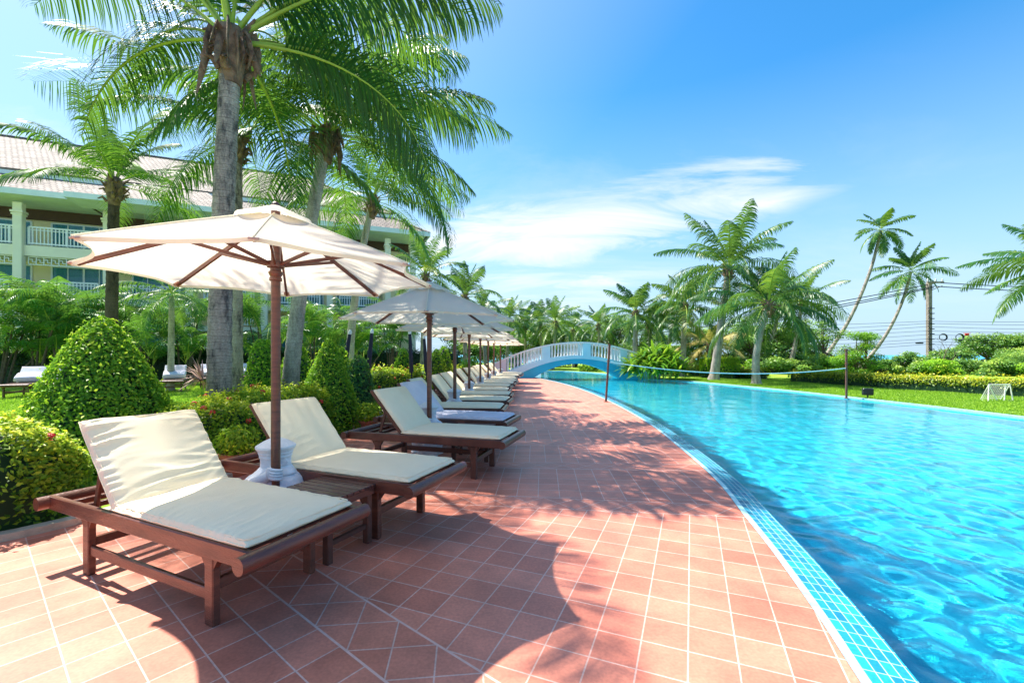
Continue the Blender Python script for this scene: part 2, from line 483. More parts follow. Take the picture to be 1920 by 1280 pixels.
EDGE = catmull(edge, 8)
FAR = catmull([Vector((x, y, 0)) for x, y in ((1.5, 37.5), (4.5, 37.0), (6.6, 33.0), (7.6, 28.0), (9.3, 23.0), (10.6, 17.5), (11.1, 13.5), (11.35, 9.7), (11.2, 4.0), (10.0, -2.0))], 5)


def offset(P, d):
    out = []
    for i, p in enumerate(P):
        t = (P[min(i + 1, len(P) - 1)] - P[max(i - 1, 0)]).normalized()
        out.append(p + Vector((t.y, -t.x, 0)) * d)
    return out


def strip(name, A, B, za, zb, mats, uvw=1.0, kind='structure', thick=0.0, label=None, cat=None):
    me_v = []; fs = []; L = 0; us = []
    for i, (a, b) in enumerate(zip(A, B)):
        if i: L += (a - A[i - 1]).length
        us.append(L)
        me_v += [(a.x, a.y, za), (b.x, b.y, zb)]
    for i in range(len(A) - 1): fs.append((2 * i, 2 * i + 1, 2 * i + 3, 2 * i + 2))
    me = bpy.data.meshes.new(name); me.from_pydata(me_v, [], fs)
    for mm in (mats if isinstance(mats, (list, tuple)) else [mats]): me.materials.append(MATS[mm])
    uvl = me.uv_layers.new(name='UVMap')
    for p in me.polygons:
        for li in p.loop_indices:
            vi = me.loops[li].vertex_index
            uvl.data[li].uv = (us[vi // 2], 0.0 if vi % 2 == 0 else uvw)
    o = bpy.data.objects.new(name, me); col.objects.link(o)
    return tag(o, kind=kind)


BW = .25
IN = offset(EDGE, BW)
# border: five rows of small blue tiles (one wide pale coping row first), a hair above the deck
strip('pool_coping', EDGE, offset(EDGE, .044), .004, .006, 'coping')
strip('pool_border', offset(EDGE, .044), IN, .002, -.012, 'border_tile', uvw=.206)
strip('pool_wall', IN, [p.copy() for p in IN], -.012, -1.3, 'pool_tile', uvw=1.25)
FIN = offset(FAR, -.0)
strip('far_border', FAR, offset(FAR, .28), .004, -.006, 'border_tile', uvw=.28)
strip('far_coping', offset(FAR, -.09), FAR, .03, .03, 'coping')
strip('far_coping_face', FAR, [p.copy() for p in FAR], .03, .002, 'coping')
strip('far_wall', offset(FAR, .28), offset(FAR, .28), -.006, -1.3, 'pool_tile', uvw=1.25)

# pool floor
mb = MB(); mb.add([(-4, -4, -1.3), (14, -4, -1.3), (14, 41, -1.3), (-4, 41, -1.3)], [(0, 1, 2, 3)])
pf = mb.build('pool_floor', 'pool_tile', uvf=lambda c, n: (c.x, c.y)); tag(pf, kind='structure')

# water: real wavelets
rng = np.random.default_rng(3)
ys = [-1.5]
while ys[-1] < 38: ys.append(ys[-1] + max(.024, .0075 * abs(ys[-1]) + .010))
ys = np.array(ys); xs = np.linspace(.6, 12.2, 430)
X, Y = np.meshgrid(xs, ys)
Z = np.zeros_like(X)
for k in range(64):
    lam = rng.uniform(.10, .34) if k < 56 else rng.uniform(.5, 1.3)
    a = rng.normal(0, 1.1) + (.5 if k % 2 else -1.0); kk = 2 * PI / lam
    amp = .00135 * lam ** 1.05 / .35 * (1 if k < 56 else .28)
    fade = np.clip(1.35 - (np.abs(Y) * .0085 + .012) * 6 / lam * .5, 0, 1)
    ph = rng.uniform(0, 6.28)
    wob = .5 * np.sin(X * 1.3 + ph) + .5 * np.sin(Y * 1.1 + ph * 2)
    Z += fade * amp * np.sin(kk * (X * math.cos(a) + Y * math.sin(a)) + ph + wob * 1.4)
V = np.stack([X, Y, Z - .022], -1).reshape(-1, 3)
ny, nx = X.shape
idx = np.arange(ny * nx).reshape(ny, nx)
Fq = np.stack([idx[:-1, :-1], idx[:-1, 1:], idx[1:, 1:], idx[1:, :-1]], -1).reshape(-1, 4)
# keep only faces between the two banks
Ein = np.array([[p.x, p.y] for p in IN]); Fin = np.array([[p.x, p.y] for p in offset(FAR, .28)])[::-1]
cx_ = V[Fq].mean(1)
xl = np.interp(cx_[:, 1], Ein[:, 1], Ein[:, 0]); xr = np.interp(cx_[:, 1], Fin[:, 1], Fin[:, 0])
Fq = Fq[(cx_[:, 0] > xl - .10) & (cx_[:, 0] < xr + .25)]
water = np_mesh('pool_water', V, Fq, mats=('pool_water',), smooth=True); tag(water, kind='structure')

water.cycles.is_caustics_caster = True; sun.cycles.is_caustics_light = True
for n_ in ('pool_floor', 'pool_wall', 'far_wall'): bpy.data.objects[n_].cycles.is_caustics_receiver = True

# ---- terracotta deck: segments of square tiles that turn with the walk, divided by bands of diagonal tiles
CURB = [Vector((x, y, 0)) for x, y in ((-7.5, .6), (-4.9, 2.35), (-3.95, 3.12), (-3.52, 3.75), (-3.25, 4.7), (-3.1, 5.8), (-3.05, 7.2), (-3.05, 9.5), (-3.05, 13), (-2.95, 17), (-2.6, 21), (-2.1, 25), (-1.6, 29), (-1.6, 34))]
CURBS = catmull(CURB, 3)
outline = [(-7.5, -1.5)] + [(p.x, p.y) for p in CURBS] + [(p.x, p.y) for p in reversed(EDGE)] + [(.7, -1.5)]
W_ = .30
BANDS = []                           # (point on lower line, direction angle)
BANDS.append((Vector((-1.157, 2.372)), R(-38.9)))
BANDS.append((Vector((-.204, 4.06)), R(-7.3)))
ang = -3.0; yy = 5.42
while yy < 33:
    BANDS.append((Vector((0, yy)), R(ang))); ang = min(ang + 1.6, 12); yy += 1.37
bm = bmesh.new()
vv = [bm.verts.new((x, y, 0)) for x, y in outline]
bm.faces.new(vv); bmesh.ops.triangulate(bm, faces=bm.faces[:])
planes = []
for (p, a) in BANDS:
    d = Vector((math.cos(a), math.sin(a))); nrm_ = Vector((-d.y, d.x))
    for off in (-.006, .006, W_ - .006, W_ + .006):
        q = p + nrm_ * off
        bmesh.ops.bisect_plane(bm, geom=bm.verts[:] + bm.edges[:] + bm.faces[:], plane_co=(q.x, q.y, 0), plane_no=(nrm_.x, nrm_.y, 0))
uvl = bm.loops.layers.uv.new('UVMap')
GA = [R(-38.9), R(-22.3)] + [None] * 99
for f in bm.faces:
    c = f.calc_center_median().to_2d()
    seg = 0; band = None; gr = False
    for i, (p, a) in enumerate(BANDS):
        d = Vector((math.cos(a), math.sin(a))); nn = Vector((-d.y, d.x)); t = (c - p).dot(nn)
        if t > -.006: seg = i + 1
        if -.006 < t < .006 or W_ - .006 < t < W_ + .006: gr = True
        elif 0 < t < W_: band = i
    if gr: f.material_index = 1
    if band is not None and seg == band + 1:
        p, a = BANDS[band]; d = Vector((math.cos(a), math.sin(a))); nn = Vector((-d.y, d.x))
        for l in f.loops:
            q = l.vert.co.to_2d() - p; u = q.dot(d) + .12; v = q.dot(nn)
            l[uvl].uv = ((u + v) / math.sqrt(2) * .213 / (W_ / math.sqrt(2)), (u - v) / math.sqrt(2) * .213 / (W_ / math.sqrt(2)))
    else:
        if seg == 0: a = GA[0]; o_ = BANDS[0][0]
        elif seg == 1: a = GA[1]; o_ = Vector((-.315, 2.077))
        else: a = BANDS[seg - 1][1]; o_ = BANDS[seg - 1][0] + Vector((-math.sin(a), math.cos(a))) * W_
        if seg == 2: a = R(-4)
        d = Vector((math.cos(a), math.sin(a))); nn = Vector((-d.y, d.x))
        for l in f.loops:
            q = l.vert.co.to_2d() - o_; l[uvl].uv = (q.dot(d), q.dot(nn))
    if f.normal.z < 0: f.normal_flip()
me = bpy.data.meshes.new('deck'); bm.to_mesh(me); bm.free()
me.materials.append(MATS['terracotta']); me.materials.append(MATS['grout'])
deck = bpy.data.objects.new('deck', me); col.objects.link(deck); tag(deck, kind='structure')

# curb of the planting bed
mb = MB()
cl = CURBS
A = offset(cl, -.11)
for i in range(len(cl) - 1):
    k = len(mb.v)
    for P_ in (cl[i], A[i], A[i + 1], cl[i + 1]):
        mb.v.append((P_.x, P_.y, -.02)); mb.v.append((P_.x, P_.y, .055))
    for f in ((1, 7, 5, 3), (0, 1, 3, 2), (4, 5, 7, 6), (0, 6, 7, 1), (2, 3, 5, 4)):
        mb.f.append(tuple(k + q for q in f)); mb.m.append(0)
tag(mb.build('bed_kerb', 'curb'), kind='structure')

# lawn: one sheet with the deck and pool cut out, falling to the beach behind
from mathutils.geometry import delaunay_2d_cdt
hole = [(p.x, p.y) for p in A] + [(-.6, 34.5), (.8, 37.4)] + [(p.x, p.y) for p in offset(FAR, -.09)] + [(9.5, -5), (-8, -5)]
hole = [(-9.5, -5), (-9.5, .6)] + hole[:-1]
rect = [(-120, -8), (140, -8), (140, 78), (-120, 78)]
inner = [(x, y) for x in range(-40, 60, 4) for y in range(0, 76, 4)]
pts = [Vector(p) for p in rect + hole]
n_r, n_h = len(rect), len(hole)
edges = [(i, (i + 1) % n_r) for i in range(n_r)] + [(n_r + i, n_r + (i + 1) % n_h) for i in range(n_h)]
ov, oe, of, *_ = delaunay_2d_cdt(pts, edges, [], 0, 1e-5)


def inside(x, y, poly):
    r = False; j = len(poly) - 1
    for i in range(len(poly)):
        xi, yi = poly[i]; xj, yj = poly[j]
        if (yi > y) != (yj > y) and x < (xj - xi) * (y - yi) / (yj - yi) + xi: r = not r
        j = i
    return r


fs = []
for f in of:
    cxx = sum(ov[i][0] for i in f) / len(f); cyy = sum(ov[i][1] for i in f) / len(f)
    if not inside(cxx, cyy, hole): fs.append(f)
mb = MB(); mb.add([(p[0], p[1], -.004) for p in ov], fs)
lawn = mb.build('lawn', 'lawn'); tag(lawn, kind='structure')
for p in lawn.data.polygons:
    if p.normal.z < 0: p.flip()
mb = MB(); mb.add([(-150, 78, -.004), (160, 78, -.004), (160, 110, -1.6), (-150, 110, -1.6)], [(0, 1, 2, 3)])
tag(mb.build('beach_ground', 'sand'), kind='structure')
mb = MB(); mb.add([(-4000, 100, -1.2), (4000, 100, -1.2), (4000, 5000, -1.2), (-4000, 5000, -1.2)], [(0, 1, 2, 3)])
tag(mb.build('sea', 'sea_water'), kind='structure')

# ---------------------------------------------------------------- sun loungers
def cushion(L, Wd, T, seed, wr=.006, nx=44, ny=28, pipe=True, sag=0.0):
    """a filled cushion lying in x 0..L, y -Wd/2..Wd/2, z 0..T with soft edges and creases"""
    V = []; Fc = []
    rnd = Vector((seed * 7.3, seed * 3.1, seed))
    def prof(s): return (max(0.0, 1 - abs(2 * s - 1) ** 9)) ** .32
    rows = []
    for i in range(nx + 1):
        u = i / nx; u = .5 - .5 * math.cos(PI * u) if i not in (0, nx) else u
        u = u * .6 + (i / nx) * .4
        row = []
        for j in range(ny + 1):
            v = j / ny; v = (.5 - .5 * math.cos(PI * v)) * .6 + v * .4
            row.append((u, v))
        rows.append(row)
    for side in (1, 0):
        for row in rows:
            for (u, v) in row:
                h = prof(u) * prof(v)
                x = u * L; y = (v - .5) * Wd
                if side:
                    nz = noise.noise(Vector((x * 2.2, y * 2.5, 0)) + rnd) * wr * .9
                    wx = x + .10 * noise.noise(Vector((x * 2, y * 2, 8)) + rnd)
                    msk = max(0, noise.noise(Vector((x * 2.3, y * 2.3, 11)) + rnd) + .35)
                    ridg = 1 - abs(noise.noise(Vector((wx * 13 + y * 1.2, y * 2.4, 5)) + rnd)) * 2.2
                    nz += max(0, ridg) ** 2 * wr * .75 * msk + noise.noise(Vector((wx * 26, y * 4, 3)) + rnd) * wr * .35 * msk
                    edge_ = min(v, 1 - v) * Wd
                    pk = max(0, 1 - edge_ / .10)
                    nz += math.sin(x * 95 + noise.noise(Vector((x * 5, seed, y * 3))) * 5) * wr * .32 * pk * (wr > .003)
                    z = T * (.35 + .65 * h) + nz * min(1, h * 1.3)
                    z += .012 * math.sin(PI * u) * math.sin(PI * v)
                else:
                    z = T * .35 * (1 - h * .98)
                bul = .010 * math.sin(PI * min(1, max(0, z / T))) if False else 0
                V.append((x, y, z))
    n1 = ny + 1; off = (nx + 1) * n1
    for i in range(nx):
        for j in range(ny):
            a = i * n1 + j
            Fc.append((a, a + n1, a + n1 + 1, a + 1)); b = a + off
            Fc.append((b, b + 1, b + n1 + 1, b + n1))
    for i in range(nx):
        for j in (0, ny):
            a = i * n1 + j; q = (a, a + off, a + off + n1, a + n1)
            Fc.append(q if j == 0 else q[::-1])
    for j in range(ny):
        for i in (0, nx):
            a = i * n1 + j; q = (a, a + 1, a + 1 + off, a + off)
            Fc.append(q if i == 0 else q[::-1])
    return V, Fc


def reshape(o):
    for ch in o.children_recursive:
        me_ = ch.data
        for v in me_.vertices:
            z = v.co.z; v.co = (v.co.x * .957, v.co.y * .925, z * 1.5 if z < .2 else z + .10)


def piping(L, Wd, T, fab, parent, f):
    mb = MB(); r = .035
    for zz_ in (T * .40, T * .80):
        ins = 0.0 if zz_ < T * .6 else .016
        loop = []
        for (cx0, cy0, a0) in ((L - r, Wd / 2 - r, 0), (r, Wd / 2 - r, 90), (r, -Wd / 2 + r, 180), (L - r, -Wd / 2 + r, 270)):
            for k in range(4): loop.append(Vector((cx0 + (r - ins) * math.cos(R(a0 + k * 30)), cy0 + (r - ins) * math.sin(R(a0 + k * 30)), zz_)))
        lp2 = []
        for i in range(len(loop)):
            a, b = loop[i], loop[(i + 1) % len(loop)]; n = max(1, int((b - a).length / .06))
            for k in range(n):
                q = a.lerp(b, k / n); lp2.append(f(q + Vector((0, 0, .003 * math.sin((q.x + q.y) * 40)))))
        lp2.append(lp2[0]); mb.tube(lp2, .0038, 5, caps=False)
    return mb.build('piping', fab, parent, smooth=True)


HX, HZ_ = 1.34, .355; BA = R(50)


def lounger(seed, wr, fab='cushion', wood='wood', seat=True, back_angle=49, fine=True):
    """sun lounger: foot end at x=0, head end towards +x, seat 0.36 high"""
    BA = R(back_angle)
    root = empty('sun_lounger', (0, 0, 0))
    mb = MB()
    for s in (-1, 1): mb.bar((-.0, s * .365, .315), (2.13, s * .365, .315), .034, .092, bev=.006)
    for x in (0.0, 2.13): mb.tube([(x, -.445, .318), (x, .445, .318)], .043, 16)
    mb.bar((1.40, -.35, .30), (1.40, .35, .30), .05, .04, bev=.004); mb.bar((1.86, -.35, .295), (1.86, .35, .295), .04, .035, bev=.004)
    mb.bar((1.98, -.35, .31), (1.98, .35, .31), .04, .035, bev=.004)
    mb.build('frame', wood, root, smooth=True)
    mb = MB(); x = .07
    while x < 1.31: mb.box((x + .03, 0, .345), (.058, .69, .016), bev=.003); x += .075
    mb.build('seat_slats', wood, root)
    for x in (.385, 1.70):
        for s in (-1, 1):
            m2 = MB(); m2.box((x, s * .325, .135), (.074, .046, .27), bev=.006)
            for d in (-1, 1): m2.add([(x + d * .037, s * .325 - .018, .27), (x + d * .085, s * .325 - .018, .27), (x + d * .037, s * .325 - .018, .20), (x + d * .037, s * .325 + .018, .27), (x + d * .085, s * .325 + .018, .27), (x + d * .037, s * .325 + .018, .20)],
                                     [(0, 1, 2), (5, 4, 3), (0, 3, 4, 1), (1, 4, 5, 2), (2, 5, 3, 0)])
            m2.build('leg', wood, root)
    m3 = MB()
    for s in (-1, 1): m3.bar((.425, s * .325, .105), (1.66, s * .325, .105), .026, .042, bev=.004)
    for x in (.385, 1.70): m3.bar((x, -.30, .135), (x, .30, .135), .04, .036, bev=.004)
    m3.build('stretcher', wood, root)
    d = Vector((math.cos(BA), 0, math.sin(BA))); up = Vector((-math.sin(BA), 0, math.cos(BA)))
    h0 = Vector((HX, 0, HZ_ - .02))
    m4 = MB()
    for s in (-1, 1): m4.bar(h0 + Vector((0, s * .325, 0)), h0 + d * .70 + Vector((0, s * .325, 0)), .03, .04, up=tuple(up), bev=.004)
    k = .06
    while k < .70: m4.bar(h0 + d * k + up * .018 + Vector((0, -.34, 0)), h0 + d * k + up * .018 + Vector((0, .34, 0)), .05, .014, up=tuple(up), bev=.003); k += .085
    m4.build('backrest_frame', wood, root)
    m5 = MB()
    for s in (-1, 1):
        a = h0 + d * .40 + Vector((0, s * .29, 0)); m5.bar(a, Vector((h0.x + (d * .40).x + .10, s * .29, .30)), .022, .036, up=(1, 0, 0), bev=.003)
    a = h0 + d * .40; m5.tube([(a.x, -.31, a.z), (a.x, .31, a.z)], .010, 8)
    m5.build('backrest_prop', wood, root)
    if seat:
        V, Fc = cushion(1.30, .74, .060, seed, wr, *((110, 40) if fine else (22, 14)))
        m6 = MB(); m6.add([Vector(p) + Vector((.045, 0, .352)) for p in V], Fc)
        sc_ = m6.build('seat_cushion', fab, root, smooth=True)
        if fine: piping(1.30, .74, .060, fab, sc_, lambda p: p + Vector((.045, 0, .352)))
    V, Fc = cushion(.665, .74, .06, seed + 5, wr * 1.3, *((80, 40) if fine else (16, 14)))
    m7 = MB(); Rm = Matrix((d, Vector((0, 1, 0)), up)).transposed()
    m7.add([Rm @ Vector(p) + h0 + up * .030 + d * .0 for p in V], Fc)
    bc_ = m7.build('back_cushion', fab, root, smooth=True)
    if fine: piping(.665, .74, .06, fab, bc_, lambda p: Rm @ p + h0 + up * .030)
    reshape(root)
    return root


def place(o, foot, direction, label, group, cat='sun lounger'):
    """foot: middle of the foot end on the ground; direction: towards the head"""
    o.location = foot; o.rotation_euler = (0, 0, math.atan2(direction[1], direction[0]))
    return tag(o, label, cat, group)


LG = 'cream sun loungers along the pool deck'
l1 = lounger(1, .0165); l2 = lounger(2, .0028); l4 = lounger(4, .007, 'cushion_lilac', 'wood_dark'); l3 = lounger(3, .0022, wood='wood_dark')
lfar = lounger(6, .003, wood='wood_dark', fine=False); lfar2 = lounger(8, .005, wood='wood_dark', fine=False, back_angle=44)
place(l1, (-1.098, 2.395, 0), (-.9096, .4156), 'first and largest lounger by the camera with wrinkled cream cushions', LG)
place(l2, (-.584, 3.485, 0), (-.928, .371), 'second lounger, its smooth cream foot end by the slatted table', LG)
place(l3, (.012, 5.12, 0), (-.954, .298), 'third lounger, dark brown frame with smooth cushions in shade', LG)
place(l4, (.0, 6.50, 0), (-.965, .26), 'fourth lounger with rumpled lilac white cushions behind the third', LG)
ORD = {5: 'fifth', 6: 'sixth', 7: 'seventh', 8: 'eighth', 9: 'ninth', 10: 'tenth', 11: 'eleventh', 12: 'twelfth', 13: 'thirteenth', 14: 'fourteenth', 15: 'fifteenth', 16: 'sixteenth'}
# umbrella base positions (fitted from the photo)
UMB = [(-1.826, 3.38), (-1.143, 6.05), (-1.135, 8.68), (-1.10, 11.25), (-1.01, 13.95), (-.90, 16.5), (-.79, 19.1), (-.575, 21.8)]
n_ = 5
for i in range(2, 8):
    ux, uy = UMB[i]
    tdir = Vector((UMB[min(i + 1, 7)][0] - UMB[i - 1][0], UMB[min(i + 1, 7)][1] - UMB[i - 1][1])).normalized()
    hd = Vector((-tdir.y, tdir.x)); hd = (hd + Vector((0, .10 if i == 2 else .05))).normalized()
    for s in (-1, 1):
        o = lfar if n_ == 5 else (lfar2 if n_ == 8 else copy_tree(lfar2 if n_ in (11, 14) else lfar))
        foot = Vector((ux, uy)) + tdir * (.65 * s) - hd * (1.06 + .05 * math.sin(i * 3 + s))
        jit = .02 * math.sin(n_ * 2.3)
        place(o, (foot.x, foot.y, 0), (hd.x + jit * .3, hd.y + jit), '%s lounger from the camera in the cream poolside row' % ORD[n_], LG)
        n_ += 1

# loungers on the lawn: backrest up with the cushion doubled over, bare slats
lw = lounger(9, .006, 'cushion_lilac', 'wood_dark', seat=False, back_angle=52, fine=False)
m8 = MB(); V, Fc = cushion(.36, .72, .19, 12, .008, 22, 16)
Rm = Matrix((Vector((math.cos(R(30)), 0, math.sin(R(30)))), Vector((0, 1, 0)), Vector((-math.sin(R(30)), 0, math.cos(R(30)))))).transposed()
m8.add([Rm @ Vector(p) + Vector((1.12, 0, .47)) for p in V], Fc); m8.build('folded_cushion', 'cushion_lilac', lw, smooth=True)
LAWN = [((20, 748), 250, 'folded lounger at the far left edge of the lawn'), ((100, 745), 262, 'lounger with crumpled white cushion left of the big topiary'),
        ((318, 737), 255, 'lounger with doubled cushion just right of the big topiary'), ((392, 729), 258, 'lounger with doubled cushion left of the thick palm trunk'),
        ((452, 724), 262, 'lounger right of the thick palm trunk on the lawn')]
for k, ((px, py), dg, lb) in enumerate(LAWN):
    o = lw if k == 0 else copy_tree(lw)
    p = gp(px, py); dr = Vector((math.cos(R(90 + (dg - 250) * .6 + 28)), math.sin(R(90 + (dg - 250) * .6 + 28))))
    o.scale = (1, 1, 1)
    place(o, (p.x, p.y, 0), dr, 'bare slatted ' + lb, 'loungers on the lawn behind the hedge')

# ---------------------------------------------------------------- side tables between the loungers
def table():
    root = empty('side_table', (0, 0, 0))
    mb = MB(); y = -.21
    while y < .215: mb.box((0, y, .425), (.54, .05, .02), bev=.003); y += .06
    mb.build('tabletop', 'wood_dark', root)
    mb = MB()
    for s in (-1, 1): mb.bar((-.24, s * .20, .39), (.24, s * .20, .39), .03, .05, bev=.004); mb.bar((s * .25, -.215, .39), (s * .25, .215, .39), .03, .05, bev=.004)
    mb.build('apron', 'wood_dark', root)
    for a in (-1, 1):
        for b_ in (-1, 1):
            m2 = MB(); m2.box((a * .22, b_ * .185, .195), (.055, .045, .39), bev=.005)
            m2.add([(a * .1925, b_ * .185 - .015, .345), (a * .14, b_ * .185 - .015, .345), (a * .1925, b_ * .185 - .015, .27), (a * .1925, b_ * .185 + .015, .345), (a * .14, b_ * .185 + .015, .345), (a * .1925, b_ * .185 + .015, .27)],
                   [(0, 1, 2), (5, 4, 3), (0, 3, 4, 1), (1, 4, 5, 2), (2, 5, 3, 0)])
            m2.build('leg', 'wood_dark', root)
    for s in (-1, 1): MB().bar((s * .22, -.17, .13), (s * .22, .17, .13), .03, .03).build('stretcher', 'wood_dark', root)
    return root


tb = table()
TG = 'slatted side tables between the loungers'
tb.location = (-1.358, 3.19, 0); tb.rotation_euler = (0, 0, math.atan2(.415, -.91))
tag(tb, 'low brown slatted table between the two nearest loungers', 'side table', TG)
ORDN = ['first', 'second', 'third', 'fourth', 'fifth', 'sixth', 'seventh', 'eighth']
for i in range(1, 8):
    o = copy_tree(tb); ux, uy = UMB[i]
    a = Vector((UMB[min(i + 1, 7)][0] - UMB[i - 1][0], UMB[min(i + 1, 7)][1] - UMB[i - 1][1])).normalized(); h = Vector((-a.y, a.x))
    o.location = (ux - h.x * .62, uy - h.y * .62 - .03, 0); o.rotation_euler = (0, 0, math.atan2(h.y, h.x))
    tag(o, 'brown slatted table beside the pole of the %s parasol from the camera' % ORDN[i])

# ---------------------------------------------------------------- parasols
def parasol(seed, rim=2.012, apex=2.50, Rr=1.212, rot=R(-21.5), base=.362, fine=True):
    root = empty('garden_parasol', (0, 0, 0))
    nsub = 14 if fine else 8
    vs = []; fs = []
    prng = random.Random(seed)
    ridge_sag = .035
    def pt(a_i, t, s):
        """point on panel between rib a_i and a_i+1; t 0..1 from apex to rim, s 0..1 across"""
        a0 = rot + a_i * PI / 4; a1 = a0 + PI / 4
        r = t * Rr
        p0 = Vector((math.cos(a0), math.sin(a0), 0)); p1 = Vector((math.cos(a1), math.sin(a1), 0))
        q = p0.lerp(p1, s) * r
        arc = 4 * s * (1 - s)
        q *= 1 - .085 * arc * t ** 5                    # scalloped edge
        z = apex - (apex - rim) * (t ** 1.06)
        z -= ridge_sag * arc * math.sin(PI * min(1, t * .92)) * 1.2
        z += .022 * arc * t ** 6
        z += noise.noise(Vector((q.x * 3.3, q.y * 3.3, seed))) * .010 * arc
        return Vector((q.x, q.y, z))
    mb = MB()
    for a_i in range(8):
        k = len(mb.v)
        for i in range(nsub + 1):
            for j in range(nsub + 1): mb.v.append(tuple(pt(a_i, .06 + .94 * i / nsub, j / nsub)))
        for i in range(nsub):
            for j in range(nsub):
                a = k + i * (nsub + 1) + j; mb.f.append((a, a + nsub + 1, a + nsub + 2, a + 1)); mb.m.append(0)
        # hem: a narrow turned-down strip
        for j in range(nsub):
            a = pt(a_i, 1, j / nsub); b = pt(a_i, 1, (j + 1) / nsub)
            k2 = len(mb.v); mb.v += [tuple(a), tuple(b), tuple(b + Vector((0, 0, -.022)) - b.xy.to_3d() * .012), tuple(a + Vector((0, 0, -.022)) - a.xy.to_3d() * .012)]
            mb.f.append((k2, k2 + 3, k2 + 2, k2 + 1)); mb.m.append(0)
    mb.build('canopy', 'canvas', root, smooth=True)
    # seams
    mb = MB()
    for a_i in range(8): mb.tube([pt(a_i, t / 10, 0) + Vector((0, 0, .004)) for t in range(1, 11)], .004, 5)
    mb.build('seam', 'canvas', root)
    # vent cap with loose wavy hem
    mb = MB(); nn = 64; cap = []
    for i in range(6):
        t = i / 5
        for j in range(nn):
            a = rot + 2 * PI * j / nn
            wv = math.sin(a * 8 - rot * 8 + 1) * .5 + noise.noise(Vector((math.cos(a) * 2, math.sin(a) * 2, seed))) * .9
            rr = .03 + .27 * t * (1 + .05 * math.cos(8 * (a - rot)))
            cap.append((rr * math.cos(a), rr * math.sin(a), apex + .05 - .135 * t + .016 * wv * t ** 2))
    fsc = [(i * nn + j, (i + 1) * nn + j, (i + 1) * nn + (j + 1) % nn, i * nn + (j + 1) % nn) for i in range(5) for j in range(nn)]
    mb.add(cap, fsc); mb.build('vent_cap', 'canvas', root, smooth=True)
    # pole and finial
    mb = MB(); mb.tube([(0, 0, base), (0, 0, base + .12)], .029, 16); mb.tube([(0, 0, base + .10), (0, 0, apex + .035)], .034, 18); mb.build('pole', 'wood', root, smooth=True)
    mb = MB(); mb.lathe([(.03, apex + .03), (.034, apex + .055), (.022, apex + .075), (.004, apex + .085)], 14); mb.build('finial', 'wood', root, smooth=True)
    hz = rim + .075
    mb = MB(); mb.lathe([(.035, hz - .12), (.046, hz - .115), (.046, hz - .095), (.038, hz - .085), (.044, hz - .075), (.052, hz - .06), (.052, hz - .048), (.040, hz - .04), (.040, hz - .02), (.062, hz - .015), (.066, hz + .03), (.045, hz + .036)], 20)
    mb.build('hub', 'wood', root, smooth=True)
    for k in range(8):
        a = rot + k * PI / 4; c, s = math.cos(a), math.sin(a)
        m2 = MB(); P0 = pt(k, .05, 0) - Vector((0, 0, .02)); P1 = pt(k, .965, 0) - Vector((0, 0, .022)); m2.bar(P0, P1, .02, .032, bev=.003)
        rb = m2.build('rib', 'wood', root)
        m3 = MB(); q = pt(k, .50, 0) - Vector((0, 0, .035)); m3.bar((c * .055, s * .055, hz + .008), q, .017, .026, bev=.003)
        m3.build('strut', 'wood', rb)
        m4 = MB(); Q1 = pt(k, 1.0, 0); Q0 = pt(k, .93, 0); m4.bar(Q0 - Vector((0, 0, .018)), Q1 - Vector((0, 0, .008)), .05, .012, bev=.002); m4.build('rib_pocket', 'spike_pink', rb)
    return root


UG = 'cream parasols in line along the pool deck'
p1 = parasol(1); p1.location = (UMB[0][0], UMB[0][1], 0)
tag(p1, 'largest open cream parasol over the two nearest loungers', 'parasol', UG)
p2 = parasol(2, 1.893, 2.36, 1.19, R(-81), fine=False); p2.location = (UMB[1][0], UMB[1][1], 0)
tag(p2, 'second parasol from the camera, palm shadows dappling its canopy', 'parasol', UG)
for i in range(2, 8):
    o = copy_tree(p2); o.location = (UMB[i][0], UMB[i][1], 0); o.rotation_euler = (0, 0, (.3, .62, -.2, .15, .5, -.35, .1, .44)[i])
    tag(o, '%s parasol from the camera in the receding poolside row' % ORDN[i])

